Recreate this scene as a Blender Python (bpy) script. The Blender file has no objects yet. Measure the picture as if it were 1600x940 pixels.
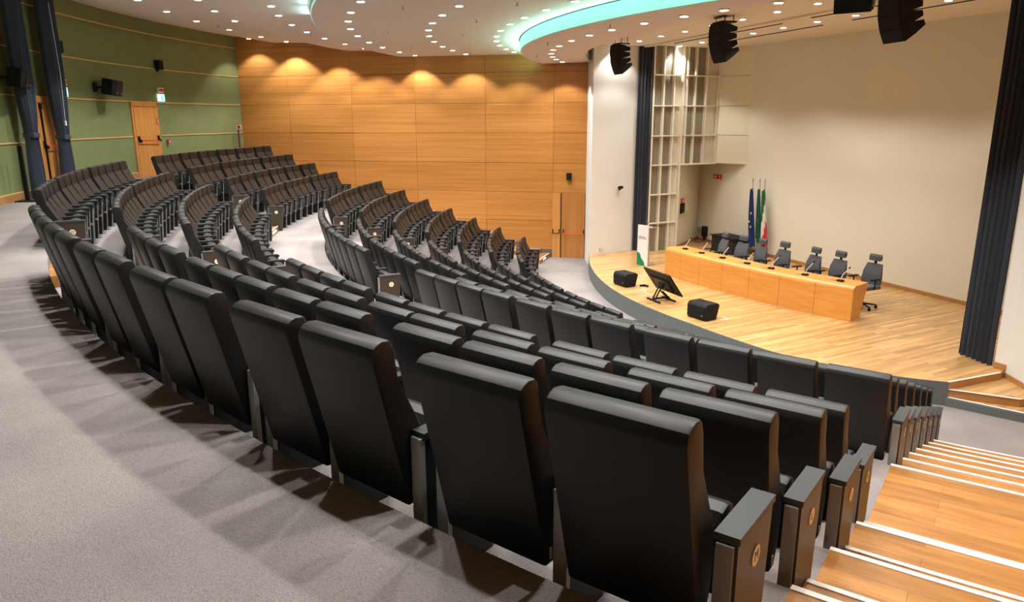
import bpy, bmesh, math, random
from mathutils import Matrix, Vector
from math import sin, cos, pi, radians as rad, degrees as deg
random.seed(7)
SC = bpy.context.scene
COL = SC.collection

# ------------------------------------------------------------------ camera
cam_d = bpy.data.cameras.new('camera'); cam = bpy.data.objects.new('camera', cam_d); COL.objects.link(cam)
FW = Vector((-0.2184317, 0.9456836, -0.2407698)); RT = Vector((0.9745322, 0.2242216, -0.0034309)); UP = Vector((-0.0507412, 0.2353873, 0.9705762))
CAM = Vector((-8.438, -21.773, 0.0))
cam.matrix_world = Matrix(((RT.x, UP.x, -FW.x, CAM.x), (RT.y, UP.y, -FW.y, CAM.y), (RT.z, UP.z, -FW.z, CAM.z), (0, 0, 0, 1)))
cam_d.sensor_width = 36.0; cam_d.lens = 1144.466 / 1600 * 36.0; cam_d.clip_start = 0.05; cam_d.clip_end = 100
SC.camera = cam

# ------------------------------------------------------------------ light and exposure settings
SC.view_settings.view_transform = 'Standard'; SC.view_settings.look = 'None'
SC.view_settings.exposure = 0.26; SC.view_settings.gamma = 1.0; SC.view_settings.use_curve_mapping = False
W = bpy.data.worlds.new('world'); SC.world = W; W.use_nodes = True
W.node_tree.nodes['Background'].inputs[0].default_value = (1.0, 0.96, 0.9, 1); W.node_tree.nodes['Background'].inputs[1].default_value = 0.0
SPOT_W = 70.0          # every ceiling downlight
SPOT_COL = (1.0, 0.965, 0.915)
STAGE_W = 42.0
LED_COL = (0.36, 0.92, 0.78)

# ------------------------------------------------------------------ hall layout (metres, eye height = 0, centre of the rows = origin)
NR = 11
RT_ = [21.61, 20.79, 19.98, 19.17, 17.65, 16.88, 16.11, 15.34, 14.57, 13.80, 13.03]   # back of the seats
TOPZ = -1.526; RISE = 0.258
FZ = [TOPZ - RISE * (k + 1) for k in range(NR)]
GZ = FZ[-1]                         # floor in front of the stage
EDGE = [r - 0.115 for r in RT_]
SZ = -3.98                          # stage floor
YW = 1.46                           # wood wall plane
XR = (0.909, -0.4164, 1.96)         # right hand wall plane n.p = d
AX = 57.3                           # axis of the hall
def P(R, c, z=0.0): return Vector((-R * sin(rad(c)), -R * cos(rad(c)), z))
def c_left(R, d=YW): return 90 + deg(math.asin(max(-1, min(1, d / R))))
def c_right(R, d=XR[2]): return 24.6 - deg(math.asin(max(-1, min(1, d / R))))

# ------------------------------------------------------------------ materials
def nt(name):
    m = bpy.data.materials.new(name); m.use_nodes = True
    t = m.node_tree; b = t.nodes['Principled BSDF']; return m, t, b
def plain(name, col, rough=0.5, metal=0.0, spec=0.5, noise=0.0, scale=40.0, bump=0.0, coat=0.0):
    m, t, b = nt(name)
    b.inputs['Base Color'].default_value = (*col, 1); b.inputs['Roughness'].default_value = rough
    b.inputs['Metallic'].default_value = metal; b.inputs['Specular IOR Level'].default_value = spec
    if coat: b.inputs['Coat Weight'].default_value = coat
    if noise or bump:
        tc = t.nodes.new('ShaderNodeTexCoord'); n = t.nodes.new('ShaderNodeTexNoise'); n.inputs['Scale'].default_value = scale; n.inputs['Detail'].default_value = 3
        t.links.new(tc.outputs['Object'], n.inputs['Vector'])
        if noise:
            mx = t.nodes.new('ShaderNodeMix'); mx.data_type = 'RGBA'
            mx.inputs['A'].default_value = (*[c * (1 - noise) for c in col], 1); mx.inputs['B'].default_value = (*[min(1, c * (1 + noise)) for c in col], 1)
            t.links.new(n.outputs['Fac'], mx.inputs['Factor']); t.links.new(mx.outputs['Result'], b.inputs['Base Color'])
        if bump:
            bp = t.nodes.new('ShaderNodeBump'); bp.inputs['Strength'].default_value = bump; bp.inputs['Distance'].default_value = 0.01
            t.links.new(n.outputs['Fac'], bp.inputs['Height']); t.links.new(bp.outputs['Normal'], b.inputs['Normal'])
    return m
def emis(name, col, s):
    m, t, b = nt(name); b.inputs['Base Color'].default_value = (*col, 1)
    b.inputs['Emission Color'].default_value = (*col, 1); b.inputs['Emission Strength'].default_value = s; return m
def N(t, kind, **kw):
    n = t.nodes.new(kind)
    for k, v in kw.items(): setattr(n, k, v)
    return n
def wood(name, c1, c2, ang=0.0, grain=(1.5, 18.0, 18.0), rough=0.35, plank=None, vary=0.25, obj=False):
    """wood with long grain along local x turned by ang; plank=(length,width) draws boards"""
    m, t, b = nt(name); L = t.links
    tc = N(t, 'ShaderNodeTexCoord'); mp = N(t, 'ShaderNodeMapping'); mp.inputs['Rotation'].default_value = (0, 0, ang)
    L.new(tc.outputs['Object'], mp.inputs['Vector'])
    vec = mp.outputs['Vector']
    sc = N(t, 'ShaderNodeVectorMath', operation='MULTIPLY'); sc.inputs[1].default_value = grain; L.new(vec, sc.inputs[0])
    n1 = N(t, 'ShaderNodeTexNoise'); n1.inputs['Scale'].default_value = 1.0; n1.inputs['Detail'].default_value = 6; n1.inputs['Roughness'].default_value = 0.6; n1.inputs['Distortion'].default_value = 0.4
    L.new(sc.outputs[0], n1.inputs['Vector'])
    cr = N(t, 'ShaderNodeValToRGB'); cr.color_ramp.elements[0].position = 0.3; cr.color_ramp.elements[0].color = (*c1, 1); cr.color_ramp.elements[1].position = 0.7; cr.color_ramp.elements[1].color = (*c2, 1)
    L.new(n1.outputs['Fac'], cr.inputs['Fac']); out = cr.outputs['Color']
    if plank:
        bt = N(t, 'ShaderNodeTexBrick'); bt.inputs['Scale'].default_value = 1.0; bt.inputs['Brick Width'].default_value = plank[0]; bt.inputs['Row Height'].default_value = plank[1]
        bt.inputs['Mortar Size'].default_value = 0.0012; bt.inputs['Mortar Smooth'].default_value = 0.1; bt.inputs['Bias'].default_value = 0.0
        bt.offset = 0.37; bt.inputs['Color1'].default_value = (1 - vary, 1 - vary, 1 - vary, 1); bt.inputs['Color2'].default_value = (1 + vary * 0.4,) * 3 + (1,); bt.inputs['Mortar'].default_value = (0.45, 0.4, 0.35, 1)
        L.new(vec, bt.inputs['Vector'])
        mx = N(t, 'ShaderNodeMix', data_type='RGBA', blend_type='MULTIPLY'); mx.inputs['Factor'].default_value = 1
        L.new(out, mx.inputs['A']); L.new(bt.outputs['Color'], mx.inputs['B']); out = mx.outputs['Result']
    L.new(out, b.inputs['Base Color']); b.inputs['Roughness'].default_value = rough
    return m
def carpet_mat():
    m, t, b = nt('carpet'); L = t.links
    tc = N(t, 'ShaderNodeTexCoord')
    n1 = N(t, 'ShaderNodeTexNoise'); n1.inputs['Scale'].default_value = 1.1; n1.inputs['Detail'].default_value = 4
    vo = N(t, 'ShaderNodeTexVoronoi'); vo.inputs['Scale'].default_value = 150
    n2 = N(t, 'ShaderNodeTexNoise'); n2.inputs['Scale'].default_value = 160; n2.inputs['Detail'].default_value = 2
    for n in (n1, vo, n2): L.new(tc.outputs['Object'], n.inputs['Vector'])
    cr = N(t, 'ShaderNodeValToRGB'); cr.color_ramp.elements[0].color = (0.228, 0.206, 0.204, 1); cr.color_ramp.elements[1].color = (0.300, 0.272, 0.265, 1)
    cr.color_ramp.elements[0].position = 0.3; cr.color_ramp.elements[1].position = 0.7; L.new(n1.outputs['Fac'], cr.inputs['Fac'])
    mr = N(t, 'ShaderNodeMapRange'); mr.inputs['From Min'].default_value = 0.1; mr.inputs['From Max'].default_value = 0.75; mr.inputs['To Min'].default_value = 1.12; mr.inputs['To Max'].default_value = 0.80
    L.new(vo.outputs['Distance'], mr.inputs['Value'])
    mx = N(t, 'ShaderNodeMix', data_type='RGBA', blend_type='MULTIPLY'); mx.inputs['Factor'].default_value = 1
    cb = N(t, 'ShaderNodeCombineColor'); [L.new(mr.outputs['Result'], cb.inputs[i]) for i in range(3)]
    L.new(cr.outputs['Color'], mx.inputs['A']); L.new(cb.outputs['Color'], mx.inputs['B']); L.new(mx.outputs['Result'], b.inputs['Base Color'])
    bp = N(t, 'ShaderNodeBump'); bp.inputs['Strength'].default_value = 0.6; bp.inputs['Distance'].default_value = 0.004; L.new(vo.outputs['Distance'], bp.inputs['Height']); L.new(bp.outputs['Normal'], b.inputs['Normal'])
    b.inputs['Roughness'].default_value = 0.95; b.inputs['Specular IOR Level'].default_value = 0.1
    return m
def leather_mat(name, col, rough):
    m, t, b = nt(name); L = t.links
    tc = N(t, 'ShaderNodeTexCoord'); vo = N(t, 'ShaderNodeTexVoronoi'); vo.inputs['Scale'].default_value = 420
    n = N(t, 'ShaderNodeTexNoise'); n.inputs['Scale'].default_value = 9
    L.new(tc.outputs['Object'], vo.inputs['Vector']); L.new(tc.outputs['Object'], n.inputs['Vector'])
    ad = N(t, 'ShaderNodeMath', operation='MULTIPLY_ADD'); ad.inputs[1].default_value = 0.12; L.new(vo.outputs['Distance'], ad.inputs[0]); L.new(n.outputs['Fac'], ad.inputs[2])
    bp = N(t, 'ShaderNodeBump'); bp.inputs['Strength'].default_value = 0.08; bp.inputs['Distance'].default_value = 0.006; L.new(ad.outputs[0], bp.inputs['Height']); L.new(bp.outputs['Normal'], b.inputs['Normal'])
    b.inputs['Base Color'].default_value = (*col, 1); b.inputs['Roughness'].default_value = rough; b.inputs['Specular IOR Level'].default_value = 0.42
    return m
M = {}
M['carpet'] = carpet_mat()
M['leather'] = leather_mat('black_leather', (0.0065, 0.0072, 0.0076), 0.46)
M['seat_leather'] = leather_mat('seat_leather', (0.007, 0.0078, 0.0086), 0.48)
M['arm'] = plain('arm_black', (0.012, 0.013, 0.014), 0.5, spec=0.35)
M['panel_black'] = plain('panel_black', (0.012, 0.012, 0.012), 0.5)
M['steel'] = plain('brushed_steel', (0.42, 0.41, 0.385), 0.45, 0.55, noise=0.1, scale=60)
M['laminate'] = plain('dark_laminate', (0.040, 0.030, 0.022), 0.45, noise=0.18, scale=25)
M['cap'] = plain('grey_cap', (0.036, 0.038, 0.04), 0.48, spec=0.4)
M['badge'] = plain('badge_beige', (0.78, 0.70, 0.56), 0.4)
M['greystrip'] = plain('grey_strip', (0.27, 0.27, 0.265), 0.5)
M['badge_ink'] = plain('badge_ink', (0.09, 0.05, 0.03), 0.5)
M['wallwood'] = [wood('wall_wood_%s' % n, a, b_, 0, (0.35, 1.0, 20.0), 0.42) for n, a, b_ in
    (('a', (0.44, 0.178, 0.038), (0.60, 0.268, 0.066)), ('b', (0.41, 0.162, 0.034), (0.56, 0.245, 0.058)), ('c', (0.46, 0.19, 0.042), (0.63, 0.285, 0.074)))]
M['doorwood'] = wood('door_wood', (0.50, 0.21, 0.05), (0.68, 0.32, 0.09), 0, (14.0, 14.0, 0.5), 0.4)
M['doorwood2'] = wood('door_wood_dark', (0.40, 0.15, 0.035), (0.55, 0.235, 0.06), 0, (14.0, 14.0, 0.5), 0.4)
M['deskwood'] = wood('desk_wood', (0.60, 0.25, 0.048), (0.72, 0.335, 0.078), rad(56), (1.0, 6.0, 16.0), 0.3)
M['stagewood'] = wood('stage_parquet', (0.45, 0.25, 0.085), (0.65, 0.39, 0.165), rad(-41.7), (1.2, 9.0, 9.0), 0.28, plank=(1.3, 0.075), vary=0.34)
M['stairwood'] = wood('stair_oak', (0.295, 0.125, 0.028), (0.46, 0.22, 0.06), rad(21.6), (2.0, 16.0, 16.0), 0.33, plank=(1.1, 0.13), vary=0.25)
M['skirtwood'] = wood('skirting_wood', (0.36, 0.17, 0.05), (0.46, 0.23, 0.08), 0, (2, 8, 8), 0.4)
M['batten'] = plain('batten_wood', (0.66, 0.43, 0.18), 0.5)
M['green'] = plain('green_fabric_wall', (0.20, 0.236, 0.105), 0.9, spec=0.15, noise=0.12, scale=3, bump=0.05)
M['ceiling'] = plain('ceiling_plaster', (0.78, 0.675, 0.59), 0.85, noise=0.03, scale=30, bump=0.15)
M['stageceil'] = plain('stage_ceiling_plaster', (0.78, 0.70, 0.57), 0.85)
M['white'] = plain('white_wall', (0.76, 0.755, 0.72), 0.8, noise=0.02, scale=4)
M['cream'] = plain('cream_wall', (0.74, 0.70, 0.575), 0.8, noise=0.015, scale=2)
M['creamboard'] = plain('cream_board', (0.74, 0.70, 0.54), 0.6)
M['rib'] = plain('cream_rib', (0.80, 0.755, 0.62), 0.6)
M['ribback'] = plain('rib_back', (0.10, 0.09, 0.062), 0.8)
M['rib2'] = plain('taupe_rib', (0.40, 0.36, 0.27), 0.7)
M['stagegrey'] = plain('stage_fascia_grey', (0.115, 0.13, 0.13), 0.6, noise=0.08, scale=6)
M['plinth'] = plain('plinth_grey', (0.11, 0.115, 0.11), 0.7)
M['curtain'] = plain('grey_curtain', (0.040, 0.045, 0.060), 0.9, spec=0.2, noise=0.15, scale=8)
M['curtain_blue'] = plain('blue_grey_curtain', (0.050, 0.062, 0.090), 0.85, spec=0.25, noise=0.15, scale=8)
M['nosing'] = plain('white_nosing', (0.82, 0.82, 0.78), 0.35)
M['black'] = plain('black_plastic', (0.006, 0.006, 0.0065), 0.6, spec=0.25)
M['blackm'] = plain('black_metal', (0.008, 0.008, 0.008), 0.5, 0.1, spec=0.3)
M['grille'] = plain('speaker_grille', (0.009, 0.009, 0.0095), 0.7, spec=0.2, noise=0.4, scale=300)
M['office'] = plain('office_fabric', (0.10, 0.108, 0.122), 0.7, noise=0.1, scale=60)
M['chrome'] = plain('chrome', (0.6, 0.6, 0.6), 0.2, 1.0)
M['red'] = plain('red_paint', (0.65, 0.02, 0.02), 0.4)
M['redbar'] = plain('red_bar', (0.72, 0.05, 0.02), 0.4)
M['whitep'] = plain('white_plastic', (0.8, 0.8, 0.8), 0.4)
M['lens'] = emis('lamp_lens', (1.0, 0.97, 0.9), 14.0)
M['ringm'] = plain('lamp_ring', (0.75, 0.72, 0.68), 0.4)
M['led'] = emis('cyan_led_panel', LED_COL, 0.54)
M['led2'] = emis('pale_led_panel', (0.45, 0.95, 1.0), 0.45)
M['exit_green'] = emis('exit_sign_green', (0.02, 0.62, 0.50), 1.0)
M['exit_white'] = emis('exit_sign_white', (0.75, 1.0, 0.95), 1.0)
M['striplight'] = emis('step_light', (1.0, 0.98, 0.9), 1.6)
M['blackcloth'] = plain('black_cloth', (0.012, 0.012, 0.014), 0.8)
M['flag_blue'] = plain('flag_blue', (0.01, 0.03, 0.16), 0.7)
M['flag_yellow'] = plain('flag_yellow', (0.8, 0.65, 0.15), 0.7)
M['flag_green'] = plain('flag_green', (0.015, 0.16, 0.07), 0.7)
M['flag_dkgreen'] = plain('flag_dark_green', (0.015, 0.09, 0.045), 0.7)
M['flag_white'] = plain('flag_white', (0.75, 0.73, 0.68), 0.7)
M['flag_red'] = plain('flag_red', (0.62, 0.025, 0.03), 0.7)
M['logo_green'] = plain('print_green', (0.0, 0.22, 0.11), 0.5)
M['ink'] = plain('print_dark', (0.08, 0.09, 0.09), 0.5)
M['glassframe'] = plain('fire_cabinet_frame', (0.75, 0.66, 0.42), 0.5)
M['brass'] = plain('brass', (0.6, 0.45, 0.15), 0.35, 0.8)
M['screen'] = plain('screen_glass', (0.01, 0.01, 0.012), 0.15)

# ------------------------------------------------------------------ mesh helpers
def box(bm, c, s, rz=0.0, mi=0, mat=None, bev=0.0):
    r = bmesh.ops.create_cube(bm, size=1.0); vs = r['verts']
    T = (mat or Matrix.Identity(4)) @ Matrix.Translation(Vector(c)) @ Matrix.Rotation(rz, 4, 'Z') @ Matrix.Diagonal((*s, 1))
    bmesh.ops.transform(bm, matrix=T, verts=vs)
    fs = {f for v in vs for f in v.link_faces}
    for f in fs: f.material_index = mi
    if bev:
        es = list({e for v in vs for e in v.link_edges}); bmesh.ops.bevel(bm, geom=es, offset=bev, segments=2, profile=0.5, affect='EDGES')
    return fs
def prism(bm, pts, z0, z1, mi=0, M4=None):
    """polygon pts (x,y) extruded from z0 to z1, then transformed"""
    M4 = M4 or Matrix.Identity(4)
    lo = [bm.verts.new(M4 @ Vector((p[0], p[1], z0))) for p in pts]; hi = [bm.verts.new(M4 @ Vector((p[0], p[1], z1))) for p in pts]
    n = len(pts); fs = [bm.faces.new(lo[::-1]), bm.faces.new(hi)]
    for i in range(n): fs.append(bm.faces.new((lo[i], lo[(i + 1) % n], hi[(i + 1) % n], hi[i])))
    for f in fs: f.material_index = mi
    return fs
SIDE = Matrix(((0, 0, 1, 0), (1, 0, 0, 0), (0, 1, 0, 0), (0, 0, 0, 1)))   # profile (y,z) extruded along x
def cyl(bm, a, b, r, seg=12, r2=None, mi=0):
    a = Vector(a); b = Vector(b); d = b - a; L = d.length
    q = bmesh.ops.create_cone(bm, cap_ends=True, segments=seg, radius1=r, radius2=r if r2 is None else r2, depth=L)
    T = Matrix.Translation((a + b) / 2) @ d.to_track_quat('Z', 'Y').to_matrix().to_4x4()
    bmesh.ops.transform(bm, matrix=T, verts=q['verts'])
    for f in {f for v in q['verts'] for f in v.link_faces}: f.material_index = mi
def tube(bm, pts, r, seg=8, mi=0):
    for a, b in zip(pts, pts[1:]): cyl(bm, a, b, r, seg, mi=mi)
def obj(name, bm, mats, parent=None, smooth=False, bevel=0.0):
    bmesh.ops.recalc_face_normals(bm, faces=bm.faces)
    me = bpy.data.meshes.new(name); bm.to_mesh(me); bm.free()
    for m in (mats if isinstance(mats, (list, tuple)) else [mats]): me.materials.append(m)
    if smooth:
        for p in me.polygons: p.use_smooth = True
    o = bpy.data.objects.new(name, me); COL.objects.link(o)
    if parent is not None: o.parent = parent
    if bevel:
        md = o.modifiers.new('bevel', 'BEVEL'); md.width = bevel; md.segments = 2; md.limit_method = 'ANGLE'
    if smooth:
        try: me.set_sharp_from_angle(angle=rad(24))
        except Exception: pass
    return o
def B(): return bmesh.new()
def struct(o):
    o['kind'] = 'structure'; return o
def tag(o, label, cat, group=None):
    o['label'] = label; o['category'] = cat
    if group: o['group'] = group
    return o
def thing(name, label, cat, loc=(0, 0, 0), rz=0.0, group=None):
    o = bpy.data.objects.new(name, None); COL.objects.link(o); o.location = loc; o.rotation_euler = (0, 0, rz); o.empty_display_size = 0.1
    return tag(o, label, cat, group)
def dup(root, loc, rz, label=None, group=None, scale=None):
    r = root.copy(); COL.objects.link(r); r.location = loc; r.rotation_euler = (0, 0, rz)
    if scale: r.scale = scale
    if label: r['label'] = label
    if group: r['group'] = group
    for ch in list(root.children):
        c = ch.copy(); COL.objects.link(c); c.parent = r
        for g in list(ch.children):
            d = g.copy(); COL.objects.link(d); d.parent = c
    return r
def text_mesh(bm, s, size, T, mi=0, depth=0.001, align='CENTER'):
    cu = bpy.data.curves.new('t', 'FONT'); cu.body = s; cu.size = size; cu.align_x = align; cu.align_y = 'CENTER'; cu.extrude = depth
    o = bpy.data.objects.new('t', cu); me = bpy.data.meshes.new_from_object(o)
    me.transform(T)
    for p in me.polygons: p.material_index = mi
    bm.from_mesh(me)
    bpy.data.objects.remove(o); bpy.data.curves.remove(cu); bpy.data.meshes.remove(me)

# ================================================================== STRUCTURE
def arc_slab(bm, R0, R1, z0, z1, cl0, cl1, cr0, cr1, n=64, mi=0, mi_top=None):
    """annular slab between radii R0<R1, heights z0<z1; c from cr (right) to cl (left) at each radius"""
    ring = []
    for i in range(n + 1):
        t = i / n; ca = cr0 + (cl0 - cr0) * t; cb = cr1 + (cl1 - cr1) * t
        ring.append([bm.verts.new(P(R0, ca, z0)), bm.verts.new(P(R1, cb, z0)), bm.verts.new(P(R1, cb, z1)), bm.verts.new(P(R0, ca, z1))])
    for a, b in zip(ring, ring[1:]):
        for k in range(4):
            f = bm.faces.new((a[k], a[(k + 1) % 4], b[(k + 1) % 4], b[k])); f.material_index = mi if (k != 2 or mi_top is None) else mi_top
    bm.faces.new(ring[0]); bm.faces.new(ring[-1][::-1])
def tier(bm, R0, R1, z, thick, mi=0):
    arc_slab(bm, R0, R1, z - thick, z, c_left(R0), c_left(R1), c_right(R0), c_right(R1), 72, mi)
bm = B()
tier(bm, EDGE[0], 24.75, TOPZ, RISE + 0.3)
for k in range(NR - 1): tier(bm, EDGE[k + 1], EDGE[k], FZ[k], RISE + 0.3)
# ground floor in front of the stage
pts = [P(EDGE[-1], c) for c in [c_right(EDGE[-1]) + i * (c_left(EDGE[-1]) - c_right(EDGE[-1])) / 40 for i in range(41)]]
pts = [(p.x, p.y) for p in pts] + [(-9.5, YW), (-7.0, -1.0), (-3.0, -7.5), (-2.45, -10.0)]
prism(bm, pts, GZ - 0.3, GZ)
struct(obj('floor', bm, M['carpet']))

# left wood wall: panels of different veneer tone with shadow gaps
bm = B()
xs = [-23.5, -21.5, -19.22, -17.0, -14.65, -12.45]
zl = [1.421 + 0.9227 * 2, 1.421 + 0.9227, 1.421, 0.498, -0.4245, -1.347, -2.27, -3.193, -4.115]
rr = random.Random(3)
for i in range(len(xs) - 1):
    for j in range(len(zl) - 1):
        box(bm, ((xs[i] + xs[i + 1]) / 2, YW + 0.02, (zl[j] + zl[j + 1]) / 2), (xs[i + 1] - xs[i] - 0.008, 0.04, zl[j] - zl[j + 1] - 0.009), mi=rr.choice((0, 1, 2)))
for j in range(len(zl) - 1):
    if zl[j + 1] >= -2.28: box(bm, ((-12.45 - 11.40) / 2, YW + 0.02, (zl[j] + zl[j + 1]) / 2), (1.05 - 0.008, 0.04, zl[j] - zl[j + 1] - 0.009), mi=rr.choice((0, 1)))
box(bm, (-17.5, YW + 0.10, -0.9), (12.4, 0.10, 7.2), mi=3)
box(bm, (-17.9, YW + 0.03, -4.24), (10.9, 0.05, 0.25), mi=3)
struct(obj('wall_left', bm, M['wallwood'] + [M['plinth']]))

def strip_wall(name, pts, z0, z1, mat, th=0.1, parent=None):
    """wall along a polyline, thickened to the left of the walking direction"""
    bm = B(); n = len(pts); V = [Vector((p[0], p[1])) for p in pts]; off = []
    for i in range(n):
        d = (V[min(i + 1, n - 1)] - V[max(i - 1, 0)]).normalized(); off.append(V[i] + Vector((-d.y, d.x)) * th)
    q = [[bm.verts.new((*a, z0)), bm.verts.new((*b, z0)), bm.verts.new((*b, z1)), bm.verts.new((*a, z1))] for a, b in zip(V, off)]
    for a, b in zip(q, q[1:]):
        for k in range(4): bm.faces.new((a[k], a[(k + 1) % 4], b[(k + 1) % 4], b[k]))
    bm.faces.new(q[0]); bm.faces.new(q[-1][::-1])
    return struct(obj(name, bm, mat, parent))
def back_R(c):
    if c >= 60: return 23.38
    return 23.38 + min(1.25, (60 - c) * 0.09)
cs = [20.2 + i * (93.62 - 20.2) / 90 for i in range(91)]
bp = [(P(back_R(c), c).x, P(back_R(c), c).y) for c in cs]; bp = [(x, min(y, YW)) for x, y in bp]
strip_wall('wall_back', bp, TOPZ - 0.1, 3.1, M['green'], 0.12)
# thin wooden battens across the green wall and the skirting
for i, z in enumerate((2.344, 1.421, 0.498, -0.4245)):
    bm = B(); n = 84
    for a in range(n):
        c0, c1 = 60.5 + a * 33.0 / n, 60.5 + (a + 1) * 33.0 / n; cm = (c0 + c1) / 2
        if z < 0.3 and (68.2 < cm < 71.6 or 79.35 < cm < 82.75): continue
        arc_slab(bm, 23.36, 23.385, z - 0.014, z + 0.014, c1, c1, c0, c0, 1)
    struct(obj('trim_%d' % (i + 1), bm, M['batten']))
bm = B()
for a, b in ((60.5, 68.3), (71.6, 79.4), (82.75, 93.5)):
    arc_slab(bm, 23.33, 23.385, TOPZ, TOPZ + 0.14, b, b, a, a, 24, 0); arc_slab(bm, 23.335, 23.385, TOPZ + 0.14, TOPZ + 0.155, b, b, a, a, 24, 1)
struct(obj('baseboard_back', bm, [M['skirtwood'], M['batten']]))
# right hand side wall behind the camera's shoulder and along the right aisle
def RW(t): # point on the right wall plane, t metres towards the stage from the radius foot
    n = Vector((XR[0], XR[1])); d = Vector((0.4164, 0.909)); p = n * XR[2] + d * t; return (p.x, p.y)
strip_wall('wall_right', [RW(-24.7), RW(-10.8)], GZ - 0.1, 3.1, M['wallwood'][0], -0.1)

# proscenium piers
strip_wall('wall_pier_left', [(-11.42, YW + 0.1), (-11.40, YW), (-11.07, 0.09), (-9.93, 1.03), (-9.80, 1.16), (-9.72, 1.35)], GZ - 0.05, 2.6, M['white'], 0.12)
strip_wall('wall_pier_right', [RW(-10.8), (-3.03, -9.95), (-3.17, -9.02), (-3.295, -8.86)], GZ - 0.05, 3.0, M['white'], -0.12)
# stage shell
U = Vector((0.5643, -0.8256)); BW0 = Vector((-7.88, 3.75))
bw = [tuple(BW0 + U * t) for t in (0, 11.6)]
strip_wall('wall_stage_back', bw, SZ, 2.4, M['cream'], 0.1)
strip_wall('wall_stage_left', [(-8.62, 1.50), (-7.86, 3.78)], SZ, -1.3, M['cream'], 0.1)
strip_wall('wall_stage_right', [tuple(BW0 + U * 11.6), (-3.10, -8.85)], SZ, 2.4, M['cream'], 0.1)
bm = B()
for a, b in (((-7.88, 3.75), tuple(BW0 + U * 11.5)),):
    a = Vector(a); b = Vector(b); n = Vector((-U.y, U.x)) * -0.012; m = (a + b) / 2 + n; box(bm, (m.x, m.y, SZ + 0.045), ((b - a).length, 0.02, 0.09), rz=math.atan2(U.y, U.x))
a = Vector((-8.56, 1.66)); b = Vector((-7.89, 3.72)); m = (a + b) / 2 + Vector((0.02, -0.01)); box(bm, (m.x, m.y, SZ + 0.045), ((b - a).length, 0.02, 0.09), rz=math.atan2((b - a).y, (b - a).x))
struct(obj('baseboard_stage', bm, M['skirtwood']))
bm = B()
for a, b, z in (((-3.295, -8.86), (-3.17, -9.02), SZ), ((-3.17, -9.02), (-3.03, -9.95), SZ - 0.128), ((-3.03, -9.95), RW(-10.8), SZ - 0.256)):
    a = Vector(a); b = Vector(b); m = (a + b) / 2 + Vector((-0.012, 0)); box(bm, (m.x, m.y, z + 0.05), ((b - a).length, 0.02, 0.09), rz=math.atan2((b - a).y, (b - a).x))
struct(obj('baseboard_pier_right', bm, M['skirtwood']))

# stage platform
SR = [(96, 11.2), (92, 11.12), (88, 11.03), (84, 10.97), (78, 10.92), (72, 10.9), (66, 10.9), (60, 10.89), (54, 10.87), (48, 10.87), (42, 10.97), (38, 11.06), (34, 11.1), (30, 11.02), (26, 10.84), (23.4, 10.69)]
def stage_R(c):
    for (a, ra), (b, rb) in zip(SR, SR[1:]):
        if a >= c >= b: return rb + (ra - rb) * (c - b) / (a - b)
    return SR[-1][1]
cc = [91.5 + (23.43 - 91.5) * i / 60 for i in range(61)]
front = [(P(stage_R(c), c).x, P(stage_R(c), c).y) for c in cc]
deck = front + [(-3.30, -9.13), (-3.18, -8.95), (-3.12, -8.85), (-1.36, -5.82), (-7.85, 3.74), (-8.58, 1.6), (-9.0, 1.3), (-9.75, 1.25), (-9.9, 1.05), (-11.02, 0.14)]
bm = B(); prism(bm, deck, SZ - 0.06, SZ, 0)
struct(obj('stage_floor', bm, M['stagewood']))
bm = B()
for (a, b) in zip(front, front[1:]):
    A = Vector(a); Bv = Vector(b); d = (Bv - A).normalized(); n = Vector((d.y, -d.x)) * 0.015
    prism(bm, [A, Bv, Bv + n, A + n] if n.dot(A) > 0 else [A, Bv, Bv - n, A - n], GZ, SZ + 0.004)
prism(bm, [(x * 0.985, y * 0.985) for x, y in front] + [(-3.6, -9.1), (-5, -5), (-9.5, 0.8)], GZ, SZ - 0.06)
struct(obj('stage_fascia', bm, M['stagegrey']))
# winder steps at the right end of the stage
K0 = Vector((-4.25, -9.80))
bm = B()
prism(bm, [K0, (-3.31, -9.15), (-3.19, -9.0), (-3.05, -9.93), (-3.33, -10.02)], GZ, SZ - 0.128, 0)
prism(bm, [K0, (-3.33, -10.02), (-3.05, -9.95), (-2.80, -10.6), (-3.33, -10.27)], GZ, SZ - 0.256, 0)
for a, b, z0, z1 in ((K0, Vector((-3.30, -9.14)), SZ - 0.128, SZ - 0.002), (Vector((-3.30, -9.14)), Vector((-3.20, -9.0)), SZ - 0.128, SZ - 0.002)):
    a = Vector(a); b = Vector(b); m = (a + b) / 2; box(bm, (m.x, m.y, (z0 + z1) / 2), ((b - a).length + 0.02, 0.024, z1 - z0), rz=math.atan2((b - a).y, (b - a).x))
st = struct(obj('stage_steps', bm, M['skirtwood']))
bm = B()
prism(bm, [K0 + Vector((0.01, 0)), (-3.31, -9.16), (-3.19, -9.0), (-3.05, -9.93), (-3.32, -10.03)], SZ - 0.128, SZ - 0.118, 0)
prism(bm, [K0 + Vector((0.02, -0.02)), (-3.32, -10.03), (-3.05, -9.95), (-2.80, -10.6), (-3.32, -10.28)], SZ - 0.256, SZ - 0.246, 0)
obj('tread', bm, M['stagewood'], st)
bm = B()
for a, b, z in ((K0, Vector((-3.30, -9.14)), SZ), (K0, Vector((-3.33, -10.03)), SZ - 0.118), (K0, Vector((-3.33, -10.28)), SZ - 0.246)):
    a = Vector(a); m = (a + b) / 2; box(bm, (m.x, m.y, z + 0.002), ((b - a).length, 0.035, 0.008), rz=math.atan2((b - a).y, (b - a).x))
obj('nosing', bm, M['nosing'], st)
bm = B()
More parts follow.
